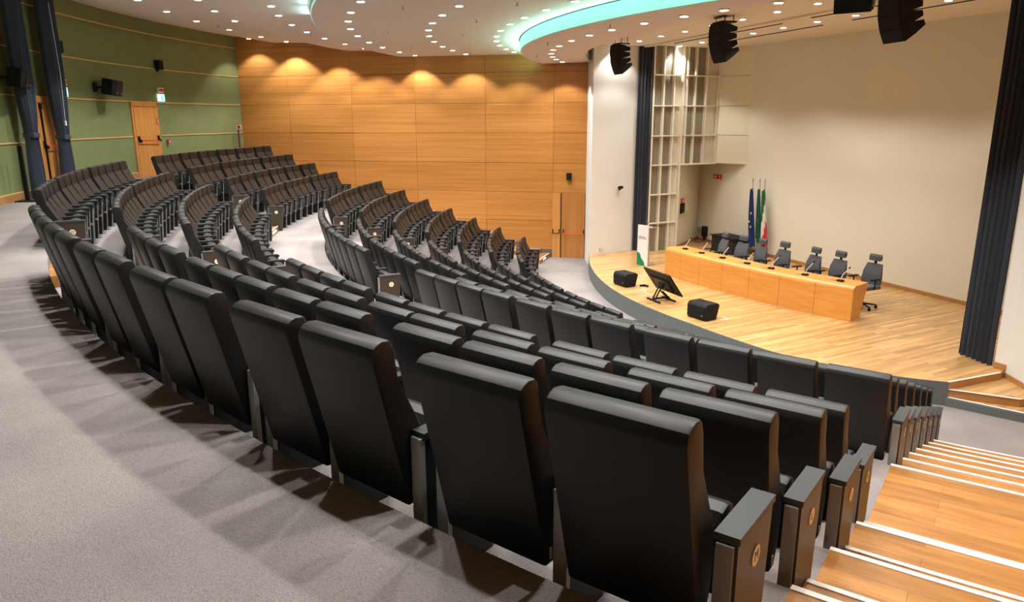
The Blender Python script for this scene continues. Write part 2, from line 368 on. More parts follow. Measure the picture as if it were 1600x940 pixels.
a, b = K0, Vector((-3.33, -10.28)); m = (a + b) / 2 + Vector((-0.02, -0.02)) ; box(bm, (m.x, m.y, (GZ + SZ - 0.256) / 2), ((b - a).length, 0.03, SZ - 0.256 - GZ), rz=math.atan2((b - a).y, (b - a).x))
obj('plinth', bm, M['stagegrey'], st)

# aisle stairs: timber treads with white nosings
def lat_c(R, centre, off): return centre + deg(off / R)
def stairs(name, cfun_a, cfun_b, full=True, light=False):
    """cfun_a = right limit angle(R), cfun_b = left limit angle(R)"""
    bm = B(); nb = B(); lb = B()
    def slab(R0, R1, z, th):
        arc_slab(bm, R0, R1, z - th, z, cfun_b(R0), cfun_b(R1), cfun_a(R0), cfun_a(R1), 6)
    for k in range(NR):
        e = EDGE[k]; ztop = TOPZ if k == 0 else FZ[k - 1]; zmid = ztop - RISE / 2
        if full:
            outer = (24.3 if k == 0 else EDGE[k - 1] - 0.28)
            slab(e - 0.012, outer, ztop + 0.006, 0.12)
            arc_slab(nb, e - 0.016, e + 0.016, ztop + 0.004, ztop + 0.012, cfun_b(e), cfun_b(e), cfun_a(e), cfun_a(e), 6)
        slab(e - 0.30, e, zmid, RISE / 2 - 0.005)
        arc_slab(nb, e - 0.304, e - 0.274, zmid - 0.002, zmid + 0.006, cfun_b(e), cfun_b(e), cfun_a(e), cfun_a(e), 6)
        if light:
            cm = (cfun_a(e) + cfun_b(e)) / 2; arc_slab(lb, e - 0.307, e - 0.300, zmid - 0.085, zmid - 0.045, cm + 0.7, cm + 0.7, cm - 0.7, cm - 0.7, 2)
    s = struct(obj(name, bm, M['stairwood'])); obj('nosing', nb, M['nosing'], s)
    if light: obj('step_light', lb, M['striplight'], s)
    return s
stairs('stairs_right', lambda R: c_right(R) + 0.05, lambda R: lat_c(R, 21.6, 0.36))
stairs('stairs_left', lambda R: c_left(R) - deg(1.35 / R) + (0 if R > 15 else 0.4), lambda R: c_left(R) - 0.05, full=False, light=True)
AN0 = lambda R: 43.3 + (1.5 if R > 18.5 else 0.0)
AN1 = lambda R: 47.2 if R > 18.5 else 46.2
stairs('stairs_near_aisle', AN0, AN1, full=False, light=True)
stairs('stairs_far_aisle', lambda R: 67.6 if R > 18.5 else 66.3, lambda R: 70.5 if R > 18.5 else 69.9, full=False, light=True)

# ceiling of stepped curved bands
PRO = [(24.9, 2.75), (23.2, 2.71), (21.9, 2.48), (20.6, 2.45), (19.32, 2.20), (19.28, 2.16), (18.7, 2.155), (17.56, 2.14), (17.50, 1.95), (15.0, 1.94), (12.92, 1.93)]
def ceil_z(R):
    for (a, za), (b, zb) in zip(PRO, PRO[1:]):
        if a >= R >= b: return zb + (za - zb) * (R - b) / (a - b)
    return PRO[-1][1] if R < 13 else PRO[0][1]
bm = B(); n = 120; rows_ = []
def clim(R): return c_right(R) - 0.2, c_left(R) + 0.2
for i in range(n + 1):
    t = i / n; r = []
    for R, z in PRO:
        a, b = clim(R); r.append(bm.verts.new(P(R, a + (b - a) * t, z)))
    for R, z in ((12.92, 3.0), (24.9, 3.0)):
        a, b = clim(R); r.append(bm.verts.new(P(R, a + (b - a) * t, z)))
    rows_.append(r)
for a, b in zip(rows_, rows_[1:]):
    L_ = len(a)
    for k in range(L_): bm.faces.new((a[k], a[(k + 1) % L_], b[(k + 1) % L_], b[k]))
bm.faces.new(rows_[0]); bm.faces.new(rows_[-1][::-1])
ceil = struct(obj('ceiling', bm, M['ceiling'], smooth=True))
R4T = [(97, 11.3), (80, 11.2), (65, 11.12), (55, 11.15), (48, 11.45), (44, 11.7), (37, 12.05), (28, 12.25), (14, 12.3)]
def R4(c):
    for (a, ra), (b, rb) in zip(R4T, R4T[1:]):
        if a >= c >= b: return rb + (ra - rb) * (c - b) / (a - b)
    return 11.3
bm = B(); rr_ = []
for i in range(101):
    t = i / 100; c = c_right(12.9) + (96.4 - c_right(12.9)) * t
    rr_.append([bm.verts.new(P(12.88, c, 1.65)), bm.verts.new(P(12.88, c, 1.90)), bm.verts.new(P(R4(c), c, 1.90)), bm.verts.new(P(R4(c), c, 1.66))])
for a, b in zip(rr_, rr_[1:]):
    for k in range(4): bm.faces.new((a[k], a[(k + 1) % 4], b[(k + 1) % 4], b[k]))
bm.faces.new(rr_[0]); bm.faces.new(rr_[-1][::-1])
struct(obj('ceiling_band', bm, M['ceiling'], smooth=True))
# backlit acrylic fascia of the band, and the faint one on the next step
bm = B(); arc_slab(bm, 12.885, 12.90, 1.665, 1.92, 96.0, 96.0, 16.0, 16.0, 80); struct(obj('cove_light_front', bm, M['led']))
bm = B(); arc_slab(bm, 17.49, 17.515, 1.96, 2.135, 76, 76, 20.0, 20.0, 60); struct(obj('cove_light_middle', bm, M['led2']))
for i in range(16):
    c = 30 + i * 4.2
    ld = bpy.data.lights.new('cove_led', 'AREA'); ld.shape = 'RECTANGLE'; ld.size = 0.9; ld.size_y = 0.05; ld.energy = 4.5; ld.color = LED_COL
    lo = bpy.data.objects.new('cove_led', ld); COL.objects.link(lo); lo.location = P(12.93, c, 1.74)
    d = (P(1, c, 0) + Vector((0, 0, 0.35))).normalized(); lo.rotation_euler = (-d).to_track_quat('Z', 'Y').to_euler()
for i in range(8):
    c = 33 + i * 4.6
    ld = bpy.data.lights.new('cove_led_pale', 'AREA'); ld.shape = 'RECTANGLE'; ld.size = 1.2; ld.size_y = 0.05; ld.energy = 3.0; ld.color = (0.5, 0.9, 1.0)
    lo = bpy.data.objects.new('cove_led_pale', ld); COL.objects.link(lo); lo.location = P(17.55, c, 2.0)
    d = (P(1, c, 0) + Vector((0, 0, 0.35))).normalized(); lo.rotation_euler = (-d).to_track_quat('Z', 'Y').to_euler()
# stage ceiling with a shallow ledge and dark slots
bm = B()
outl = [(P(12.85, c).x, P(12.85, c).y) for c in [16 + i * 2 for i in range(41)]] + [(-9.0, YW + 0.3), (-7.9, 3.9), (-1.3, -5.7), (-2.6, -9.0), (-2.4, -10.3)]
prism(bm, outl, 2.06, 2.5)
struct(obj('ceiling_stage', bm, M['stageceil']))
bm = B(); prism(bm, [(-30, -30), (8, -30), (8, 8), (-30, 8)], 3.05, 3.15); struct(obj('light_block_slab', bm, M['plinth']))  # unseen cap over the whole hall, added to block light from above
lg = [Vector((-9.66, 1.02)), Vector((-7.01, -3.38)), Vector((-4.2, -7.9))]
bm = B()
for a, b in zip(lg, lg[1:]):
    d = (b - a).normalized(); nn = Vector((-d.y, d.x)) * 0.12; m = (a + b) / 2; box(bm, (m.x, m.y, 2.04), ((b - a).length, 0.14, 0.05), rz=math.atan2(d.y, d.x))
struct(obj('trim_5', bm, M['stageceil']))
for i, (a, b) in enumerate((((-8.85, 0.46), (-6.44, -3.47)), ((-7.93, 1.09), (-5.51, -2.93)), ((-5.96, -4.34), (-4.70, -6.30)), ((-5.03, -3.73), (-3.48, -6.18)))):
    a = Vector(a); b = Vector(b); d = b - a; m = (a + b) / 2; bm = B(); box(bm, (m.x, m.y, 2.055), (d.length, 0.035, 0.02), rz=math.atan2(d.y, d.x)); struct(obj('trim_%d' % (6 + i), bm, M['black']))

# ribbed acoustic wall on the left of the stage (organ-like), with boxed bay over the side exit
OD = Vector((0.774, 0.633)); O0 = Vector((-9.45, 0.86)); ON = Vector((0.633, -0.774))
def OP(s, d=0.0): p = O0 + OD * s + ON * d; return p
rz_o = math.atan2(OD.y, OD.x)
SEAM = [SZ, -3.11, -2.24, -1.36, -0.50, 0.37, 1.24, 2.06]
sL, sR = 1.15, 2.52                                   # lower column ends at sL, upper ribs end at sR
bm = B()
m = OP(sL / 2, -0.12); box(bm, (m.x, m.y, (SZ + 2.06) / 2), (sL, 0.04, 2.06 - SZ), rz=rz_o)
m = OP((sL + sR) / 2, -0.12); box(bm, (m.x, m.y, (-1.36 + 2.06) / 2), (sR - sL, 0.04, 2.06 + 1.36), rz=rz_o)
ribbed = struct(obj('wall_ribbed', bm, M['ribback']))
bm = B(); s = 0.08
while s < sR:
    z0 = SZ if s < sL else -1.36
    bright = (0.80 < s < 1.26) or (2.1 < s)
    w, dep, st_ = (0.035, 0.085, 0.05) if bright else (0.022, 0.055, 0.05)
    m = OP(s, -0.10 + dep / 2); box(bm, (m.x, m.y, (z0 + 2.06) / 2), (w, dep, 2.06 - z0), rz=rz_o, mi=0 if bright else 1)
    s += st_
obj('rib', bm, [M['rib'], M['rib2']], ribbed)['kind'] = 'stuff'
for s in (0.05, 0.42, 0.80, sL - 0.02, 1.28, 1.60, 2.02, sR - 0.03):
    bm = B(); z0 = SZ if s < sL else -1.36; m = OP(s, 0.0); box(bm, (m.x, m.y, (z0 + 2.06) / 2), (0.055, 0.10, 2.06 - z0), rz=rz_o); obj('mullion', bm, M['rib'], ribbed)
for s0, s1 in ((0.05, 1.05), (1.22, sR)):
    for z in SEAM[1:-1]:
        if s0 > 1.1 and z < -1.4: continue
        bm = B(); m = OP((s0 + s1) / 2, 0.03); box(bm, (m.x, m.y, z), (s1 - s0, 0.09, 0.035), rz=rz_o); obj('rail', bm, M['rib'], ribbed)
bm = B(); m = OP((sL + sR) / 2, -0.03); box(bm, (m.x, m.y, -1.37), (sR - sL, 0.22, 0.03), rz=rz_o); obj('soffit', bm, M['rib'], ribbed)
# plain cream boxed bay
a = OP(sR, 0.0); b = Vector((-6.54, 1.80)); d = (b - a); rzb = math.atan2(d.y, d.x); nb_ = Vector((d.y, -d.x)).normalized()
bm = B()
for z0, z1 in ((-1.36, -0.50), (-0.50, 0.37), (0.37, 1.24), (1.24, 2.06)):
    m = (a + b) / 2 - nb_ * 0.02; box(bm, (m.x, m.y, (z0 + z1) / 2), (d.length - 0.01, 0.04, z1 - z0 - 0.012), rz=rzb)
prism(bm, [tuple(a - nb_ * 0.045), tuple(b - nb_ * 0.045), tuple(BW0 + U * 1.3), tuple(OP(sR, -0.1))], -1.36, -1.33)
m = (a + b) / 2 - nb_ * 0.05; box(bm, (m.x, m.y, 0.35), (d.length, 0.02, 3.4), rz=rzb, mi=1)
struct(obj('wall_boxed_bay', bm, [M['creamboard'], M['ribback']]))

# ------------------------------------------------------------------ curtains
def curtain(name, a, b, z0, z1, folds, depth, mat, label, tie=None, lean=0.0):
    a = Vector(a); b = Vector(b); d = (b - a); L = d.length; d.normalize(); n = Vector((-d.y, d.x))
    bm = B(); nu = folds * 8; nv = 26; G = []
    for side in (0, 1):
        g = []
        for j in range(nv + 1):
            t = j / nv; z = z0 + (z1 - z0) * t; w = 1.0
            if tie is not None:
                dz = (z - tie); w = 0.40 + 0.60 * min(1, dz / 0.9) ** 0.7 if dz > 0 else 0.40 + 0.32 * min(1, -dz / 0.8) ** 0.7
            r = []
            for i in range(nu + 1):
                s = (i / nu - 0.5) * w + 0.5
                off = sin(i / nu * folds * 2 * pi + 0.4 * sin(3 * t)) * depth * (0.75 + 0.25 * sin(i * 1.7)) + (0.012 if side else -0.012)
                p = a + d * (s * L) + n * off; r.append(bm.verts.new((p.x, p.y, z)))
            g.append(r)
        G.append(g)
    for side in (0, 1):
        for j in range(nv):
            for i in range(nu): bm.faces.new((G[side][j][i], G[side][j][i + 1], G[side][j + 1][i + 1], G[side][j + 1][i]))
    for j in range(nv):
        for i in (0, nu): bm.faces.new((G[0][j][i], G[1][j][i], G[1][j + 1][i], G[0][j + 1][i]))
    for i in range(nu):
        for j in (0, nv): bm.faces.new((G[0][j][i], G[0][j][i + 1], G[1][j][i + 1], G[1][j][i]))
    m = (a + b) / 2; root = thing(name, label, 'curtain', (m.x, m.y, z0))
    o = obj('drape', bm, mat, root, smooth=True); o.location = (-m.x, -m.y, -z0)
    if tie is not None:
        bm = B(); box(bm, (0, 0, tie - z0), (L * 0.47, 2 * depth + 0.07, 0.10), rz=math.atan2(d.y, d.x), bev=0.02); obj('tieback', bm, mat, root)
    return root
def CP(R, c): p = P(R, c); return (p.x, p.y)
curtain('door_curtain', CP(23.12, 67.05), CP(23.12, 65.5), TOPZ + 0.01, 2.69, 5, 0.07, M['curtain_blue'], 'blue grey curtain tied back left of the panic bar door in the green wall', tie=-0.28)
curtain('door_curtain', CP(23.12, 70.65), CP(23.12, 69.1), TOPZ + 0.01, 2.69, 5, 0.07, M['curtain_blue'], 'blue grey curtain with a dangling cord, covering the right edge of the panic bar door', tie=-0.35)
curtain('stage_curtain', (-3.60, -8.20), (-3.31, -8.80), SZ + 0.01, 2.055, 6, 0.06, M['curtain'], 'tall dark grey curtain at the right end of the stage, above the steps')
curtain('stage_curtain', (-9.90, 1.10), (-9.40, 0.86), SZ + 0.01, 2.055, 5, 0.05, M['curtain'], 'tall dark grey curtain between the white pier and the ribbed stage wall')
bm = B(); p = P(23.0, 69.7); tube(bm, [(p.x, p.y, 2.4), (p.x + 0.03, p.y + 0.02, 1.0), (p.x + 0.02, p.y - 0.02, 0.0)], 0.006, 6); box(bm, (p.x + 0.02, p.y - 0.02, -0.05), (0.03, 0.03, 0.1), mi=0)
tag(obj('curtain_cord', bm, M['whitep']), 'thin white pull cord with a weight hanging beside the right door curtain', 'cord')

# ------------------------------------------------------------------ doors
def wall_frame(c, R=23.38): # local frame on the green wall: x along wall to the right (smaller c is left...), y out of wall into the room
    p = P(R, c); return Matrix.Translation(p) @ Matrix.Rotation(-rad(c), 4, 'Z')
def green_door(name, c0, c1, label_bar):
    cm = (c0 + c1) / 2; w = 2 * 23.3 * math.tan(rad((c1 - c0) / 2)); h = 0.498 - TOPZ
    root = bpy.data.objects.new(name, None); COL.objects.link(root); root.matrix_world = Matrix.Translation((0, 0, TOPZ)) @ wall_frame(cm, 23.37); root['kind'] = 'structure'
    bm = B(); box(bm, (0, 0.02, h - 0.06), (w, 0.05, 0.12)); [box(bm, (s * (w / 2 - 0.04), 0.02, h / 2), (0.08, 0.05, h)) for s in (-1, 1)]; obj('door_frame', bm, M['doorwood'], root)
    bm = B(); box(bm, (0, 0.03, (h - 0.13) / 2), (w - 0.18, 0.04, h - 0.14)); obj('door_leaf', bm, M['doorwood'], root)
    bm = B(); zb = 0.98
    cyl(bm, (-w * 0.36, 0.13, zb - 0.02), (w * 0.36, 0.13, zb + 0.02), 0.013, 10, mi=1)
    for s in (-1, 1):
        box(bm, (s * w * 0.38, 0.07, zb + 0.05), (0.05, 0.05, 0.16)); prism(bm, [(0.05, zb + 0.12), (0.05, zb - 0.03), (0.15, zb - 0.04), (0.15, zb)], s * w * 0.38 - 0.02, s * w * 0.38 + 0.02, 0, SIDE)
    o = obj('panic_bar', bm, [M['black'], M['redbar']], root)
    return root, w, h
d1, w1, h1 = green_door('door_1', 68.35, 71.5, '')
bm = B(); box(bm, (w1 * 0.36, 0.075, h1 / 2 - 0.08), (0.030, 0.03, h1 - 0.2)); box(bm, (w1 * 0.36, 0.08, h1 - 0.2), (0.06, 0.05, 0.12)); obj('vertical_bolt', bm, M['black'], d1).rotation_euler = (0, 0, 0)
d2, w2, h2 = green_door('door_2', 79.45, 82.65, '')
bm = B(); box(bm, (-w2 * 0.43, 0.055, 1.50), (0.09, 0.01, 0.17)); box(bm, (-w2 * 0.43, 0.062, 1.53), (0.05, 0.004, 0.04), mi=1); box(bm, (-w2 * 0.43, 0.062, 1.47), (0.05, 0.004, 0.03), mi=1)
o = obj('door_notice', bm, [M['red'], M['whitep']], d2)
# exit door in the wood wall
root = bpy.data.objects.new('door_3', None); COL.objects.link(root); root.location = (-11.93, YW, GZ); root['kind'] = 'structure'
bm = B(); box(bm, (-0.385, -0.02, 1.045), (0.27, 0.05, 2.09), bev=0.004); obj('door_leaf', bm, M['doorwood'], root)
bm = B(); box(bm, (0.14, -0.02, 1.045), (0.75, 0.05, 2.09), bev=0.004); obj('door_leaf', bm, M['doorwood2'], root)
bm = B(); box(bm, (-0.245, -0.045, 1.03), (0.03, 0.02, 2.08)); cyl(bm, (-0.245, -0.05, 2.07), (-0.245, -0.05, 2.10), 0.015, 8, mi=1); obj('centre_bolt', bm, [M['blackm'], M['brass']], root)
for x0, x1, mt in ((-0.50, -0.30, 'black'), (-0.16, 0.49, 'redbar')):
    bm = B(); cyl(bm, (x0, -0.13, 0.80), (x1, -0.13, 0.80), 0.013, 8, mi=1)
    for x in (x0, x1): tube(bm, [(x, -0.13, 0.80), (x + (0.0), -0.05, 0.84), (x, -0.05, 0.93)], 0.017, 8)
    obj('panic_bar', bm, [M['black'], M[mt]], root)

# ================================================================== AUDITORIUM SEATS
def rounded(bm, off, seg=2): bmesh.ops.bevel(bm, geom=list(bm.edges), offset=off, segments=seg, profile=0.6, affect='EDGES')
BW_ = 0.452
def backrest_bm():
    bm = B()
    prof = [(0.018, 0.915), (0.020, 0.938), (0.030, 0.958), (0.048, 0.972), (0.072, 0.980), (0.108, 0.976), (0.120, 0.966), (0.124, 0.93), (0.132, 0.80), (0.278, 0.55), (0.288, 0.43), (0.268, 0.33), (0.235, 0.255), (0.178, 0.255)]
    fs = prism(bm, prof, -BW_ / 2, BW_ / 2, 0, SIDE)
    es = [e for e in bm.edges if len(e.link_faces) == 2 and any(len(f.verts) > 4 for f in e.link_faces)]
    bmesh.ops.bevel(bm, geom=es, offset=0.012, segments=2, profile=0.55, affect='EDGES')
    return bm
def seat_bm():
    bm = B(); prof = [(0.37, 0.26), (0.345, 0.40), (0.345, 0.52), (0.37, 0.562), (0.42, 0.572), (0.468, 0.555), (0.492, 0.51), (0.49, 0.44), (0.455, 0.26), (0.42, 0.225)]
    prism(bm, prof, -0.218, 0.218, 0, SIDE); es = [e for e in bm.edges if any(len(f.verts) > 4 for f in e.link_faces)]
    bmesh.ops.bevel(bm, geom=es, offset=0.018, segments=2, profile=0.5, affect='EDGES'); return bm
def arm_bm():
    bm = B(); prof = [(0.20, 0.552), (0.20, 0.583), (0.51, 0.587), (0.535, 0.577), (0.54, 0.555), (0.52, 0.545)]
    prism(bm, prof, -0.033, 0.033, 0, SIDE); prism(bm, [(0.222, 0.0), (0.222, 0.565), (0.52, 0.565), (0.47, 0.06), (0.47, 0.0)], -0.018, 0.018, 0, SIDE); return bm
def strip_bm():
    bm = B(); box(bm, (0, 0.198, 0.28), (0.054, 0.024, 0.56)); prism(bm, [(0.518, 0.55), (0.528, 0.55), (0.486, 0.03), (0.474, 0.03)], -0.007, 0.007, 0, SIDE); box(bm, (0, 0.37, 0.012), (0.03, 0.30, 0.022)); box(bm, (0.02, 0.48, 0.30), (0.02, 0.03, 0.03)); return bm
def endpanel_bm():
    bm = B(); prism(bm, [(0.212, 0.0), (0.212, 0.566), (0.533, 0.566), (0.49, 0.0)], -0.033, 0.033, 0, SIDE); return bm
def endcap_bm():
    bm = B(); box(bm, (0, 0.372, 0.578), (0.078, 0.33, 0.024)); return bm
def endstrip_bm():
    bm = B(); box(bm, (-0.003, 0.204, 0.28), (0.052, 0.016, 0.56)); return bm
def mk(name, bm, mat, smooth=True):
    o = obj(name, bm, mat, None, smooth=smooth); me = o.data; bpy.data.objects.remove(o); return me
ME = dict(backrest=mk('backrest', backrest_bm(), M['leather']), seat=mk('seat', seat_bm(), M['seat_leather']), armrest=mk('armrest', arm_bm(), M['arm'], False),
          strip=mk('support_strip', strip_bm(), M['steel'], False), endpanel=mk('end_panel', endpanel_bm(), M['laminate'], False), endcap=mk('cap', endcap_bm(), M['cap'], False),
          endstrip=mk('rear_strip', endstrip_bm(), M['greystrip'], False))
bm = B(); box(bm, (0, 0.491, 0.46), (0.026, 0.006, 0.04)); ME['plate'] = mk('number_plate', bm, M['steel'], False)
bm = B(); box(bm, (0.227, 0.20, 0.30), (0.004, 0.012, 0.045)); ME['tab'] = mk('fabric_tag', bm, M['whitep'], False)
def badge_mesh(letter):
    bm = B(); cyl(bm, (0.030, 0.385, 0.445), (0.0368, 0.385, 0.445), 0.036, 24, mi=0)
    T = Matrix.Translation((0.0372, 0.385, 0.445)) @ Matrix(((0, 0, 1, 0), (1, 0, 0, 0), (0, 1, 0, 0), (0, 0, 0, 1)))
    text_mesh(bm, letter, 0.05, T, 1, 0.0006); return mk('badge', bm, [M['badge'], M['badge_ink']], False)
LET = ['M', 'L', 'I', 'H', 'G', 'F', 'E', 'D', 'C', 'B', 'A']
BADGE = [badge_mesh(l) for l in LET]
def child(name, me, parent, loc=(0, 0, 0)):
    o = bpy.data.objects.new(name, me); COL.objects.link(o); o.parent = parent; o.location = loc; return o
def make_seat(kind, row, pitch):
    """kind: combination of flags: 'E' badge panel on the right end, 'L' arm on the left side, 'P' end panel on the left, 'A' right arm"""
    t = bpy.data.objects.new('auditorium_seat', None); COL.objects.link(t); t.empty_display_size = 0.1
    child('backrest', ME['backrest'], t); s = child('seat', ME['seat'], t); child('number_plate', ME['plate'], s); child('fabric_tag', ME['tab'], t)
    def arm(x):
        a = child('armrest', ME['armrest'], t, (x, 0, 0)); child('support_strip', ME['strip'], a)
    def end(x, right):
        a = child('end_panel', ME['endpanel'], t, (x, 0, 0)); child('cap', ME['endcap'], a); child('rear_strip', ME['endstrip'], a)
        if right: child('badge', BADGE[row], a)
    if 'L' in kind: arm(-pitch / 2)
    if 'A' in kind: arm(pitch / 2)
    if 'E' in kind: end(pitch / 2 + 0.022, True)
    if 'P' in kind: end(-pitch / 2 - 0.005, False)
    return t
# rows: right end angle, left end angle, groups counted from the right end (facing the stage)
NGR = [[2, 2, 2, 2, 2, 3], [4, 5, 4], [2] * 6, [4, 4, 4], [4, 3, 4], [3, 4, 3], [5, 5], [3, 3, 3], [2, 2, 2, 2], [4, 4], [2, 3, 2]]
MGR = [[4, 5, 5], [7, 7], [6, 7], [3, 3, 3, 3], [5, 6], [5, 5], [3, 4, 3], [4, 5], [3, 3, 3], [4, 4], [4, 4]]
NC = {0: [23.5, 24.97, 26.8, 28.26, 30.11, 31.5, 33.27, 34.72, 36.5, 37.93, 39.45, 40.93, 42.4], 1: [23.53, 24.97, 26.48, 27.9, 29.92, 31.36, 32.88, 34.25, 35.68, 37.7, 39.15, 40.55, 41.9],
      2: [23.56, 25.11, 26.88, 28.45, 30.24, 31.7, 33.48, 34.94, 36.76, 38.23, 40.05, 41.55], 4: [23.74, 25.44, 27.16, 28.87, 30.87, 32.5, 34.2, 36.05, 37.62, 39.2, 40.75]}
NB = [(22.75, 43.05), (22.72, 42.85), (22.76, 42.75), (22.8, 42.75), (22.84, 42.85), (22.9, 42.8), (22.97, 42.5), (23.01, 42.1), (23.05, 41.9), (23.09, 41.7), (23.13, 41.3)]
MB = [(48.0, 67.0), (48.0, 67.2), (47.9, 66.9), (47.3, 66.3), (46.8, 65.7), (46.7, 65.6), (46.6, 65.5), (46.5, 65.4), (46.4, 65.2), (46.3, 65.0), (46.2, 64.9)]
LB = [(71.5, 90.4), (71.2, 90.1), (71.1, 89.9), (70.9, 89.5), (70.2, 89.2), (69.9, 89.0), (69.8, 88.8), (69.7, 88.5), (69.7, 88.2), (69.6, 87.9), (69.5, 87.5)]
ROWN = ['back row', 'second row from the back', 'third row from the back', 'fourth row from the back', 'fifth row from the back', 'sixth row from the back', 'fifth row from the front', 'fourth row from the front', 'third row from the front', 'second row from the front', 'front row']
ORD = ['first', 'second', 'third', 'fourth', 'fifth', 'sixth', 'seventh', 'eighth', 'ninth', 'tenth', 'eleventh', 'twelfth', 'thirteenth', 'fourteenth']
PITCH, GAP = 0.525, 0.135
HIDDEN = {(0, 5, 1), (0, 5, 2), (0, 6, 1), (0, 6, 2), (0, 6, 3), (0, 6, 4), (0, 7, 1), (0, 7, 2), (0, 7, 3), (0, 7, 4), (0, 8, 1), (0, 8, 2), (0, 8, 3), (0, 8, 4), (0, 9, 1), (0, 9, 2), (0, 9, 3), (0, 9, 4), (0, 10, 1), (0, 10, 2), (0, 10, 3), (0, 10, 4), (0, 5, 4), (0, 7, 5), (0, 8, 5), (0, 9, 5), (0, 5, 5), (0, 6, 5), (0, 10, 5), (0, 5, 6), (0, 6, 6), (0, 7, 6), (0, 9, 6), (0, 5, 3), (0, 6, 7), (0, 10, 6), (0, 5, 7), (0, 7, 7), (0, 8, 6), (0, 8, 7), (0, 9, 7), (0, 7, 8), (0, 5, 8), (0, 6, 8)}   # near block seats of which almost nothing shows
protos = {}; count = 0; hidden_pts = []
for bi, (bname, BL, GR) in enumerate((('near block', NB, NGR), ('middle block', MB, MGR), ('far block', LB, [g[::-1] for g in NGR]))):
    for k in range(NR):
        R = RT_[k]; c0, c1 = BL[k]; g = GR[k]; n = sum(g)
        need = n * PITCH + (len(g) - 1) * GAP + 0.06; avail = rad(c1 - c0) * R; sc = avail / need
        x = 0.03 * sc; idx = 0
        for gi, cnt in enumerate(g):
            for j in range(cnt):
                ang = c0 + deg((x + PITCH * sc / 2) / R); x += PITCH * sc
                if bi == 0 and k in NC: ang = NC[k][idx] - (0.02 if idx == 0 else 0.0); sc = 1.04 if k in (0, 2) else 1.0
                kind = 'L'
                if j == 0: kind += 'A' if idx > 0 else 'E'
                if idx == n - 1: kind = kind.replace('L', '') + 'P'
                key = (kind, k if 'E' in kind else -1)
                if (bi, k, idx) in HIDDEN: hidden_pts.append((R, ang, k, sc, kind)); idx += 1; x += 0; continue
                if key not in protos: protos[key] = (make_seat(kind, k, PITCH), False)
                pr, used = protos[key]
                loc = P(R, ang, FZ[k]); rzz = -rad(ang)
                which = 'right end seat' if idx == 0 else ('left end seat' if idx == n - 1 else '%s from its right end' % ORD[idx])
                lab = 'black seat, %s, %s, %s' % (bname, ROWN[k], which)
                if not used:
                    pr.location = loc; pr.rotation_euler = (0, 0, rzz); pr.scale = (sc, 1, 1); protos[key] = (pr, True); r = pr
                else: r = dup(pr, loc, rzz, scale=(sc, 1, 1))
                tag(r, lab, 'seat', 'black auditorium seats in the ' + bname)
                count += 1; idx += 1
            x += GAP * sc
bm = B(); mlist = [M['leather'], M['seat_leather'], M['arm'], M['steel'], M['laminate'], M['cap']]
for R_, ang, k, sc, kind in hidden_pts:
    T0 = Matrix.Translation(P(R_, ang, FZ[k])) @ Matrix.Rotation(-rad(ang), 4, 'Z') @ Matrix.Diagonal((sc, 1, 1, 1))
    parts = [('backrest', 0, 0), ('seat', 1, 0), ('plate', 3, 0)]
    if 'L' in kind: parts += [('armrest', 2, -PITCH / 2), ('strip', 3, -PITCH / 2)]
    if 'A' in kind: parts += [('armrest', 2, PITCH / 2), ('strip', 3, PITCH / 2)]
    if 'P' in kind: parts += [('endpanel', 4, -PITCH / 2 - 0.005), ('endcap', 5, -PITCH / 2 - 0.005), ('endstrip', 3, -PITCH / 2 - 0.005)]
    for nm, mi_, dx in parts:
        me_ = ME[nm].copy(); me_.transform(T0 @ Matrix.Translation((dx, 0, 0)))
        for p_ in me_.polygons: p_.material_index = mi_
        bm.from_mesh(me_); bpy.data.meshes.remove(me_)
o = obj('auditorium_seats', bm, mlist); o['kind'] = 'stuff'
tag(o, 'remaining black seats of the near block, almost hidden behind the rows above them', 'seats')
print('SEATS', count, 'hidden', len(hidden_pts))

# ================================================================== CEILING DOWNLIGHTS
def make_downlight():
    t = bpy.data.objects.new('ceiling_downlight', None); COL.objects.link(t)
    bm = B(); cyl(bm, (0, 0, -0.012), (0, 0, 0.02), 0.085, 24); obj('trim_ring', bm, M['ringm'], t)
    bm = B(); cyl(bm, (0, 0, -0.018), (0, 0, -0.012), 0.062, 24); obj('lens', bm, M['lens'], t)
    return t
dl0 = make_downlight(); dl_used = [False]
spot_d = bpy.data.lights.new('downlight_beam', 'SPOT'); spot_d.energy = SPOT_W; spot_d.color = SPOT_COL; spot_d.spot_size = rad(108); spot_d.spot_blend = 0.35; spot_d.shadow_soft_size = 0.05
spot_rows = {}
def row_spot(R):
    if R not in spot_rows:
        d = spot_d.copy(); d.energy = SPOT_W * {21.15: 1.6, 22.5: 1.2, 19.6: 1.45, 18.25: 1.3, 16.8: 0.70, 15.1: 0.52, 13.5: 0.38, 12.1: 0.36}[R]; spot_rows[R] = d
    return spot_rows[R]
spot_s = bpy.data.lights.new('stage_beam', 'SPOT'); spot_s.energy = STAGE_W; spot_s.color = SPOT_COL; spot_s.spot_size = rad(104); spot_s.spot_blend = 0.5; spot_s.shadow_soft_size = 0.05
def downlight(loc, label, group, data=None):
    if not dl_used[0]: t = dl0; t.location = loc; dl_used[0] = True
    else: t = dup(dl0, loc, 0)
    tag(t, label, 'ceiling light', group)
    l = bpy.data.objects.new('beam', data or spot_d); COL.objects.link(l); l.parent = t; l.location = (0, 0, -0.05)
    return t
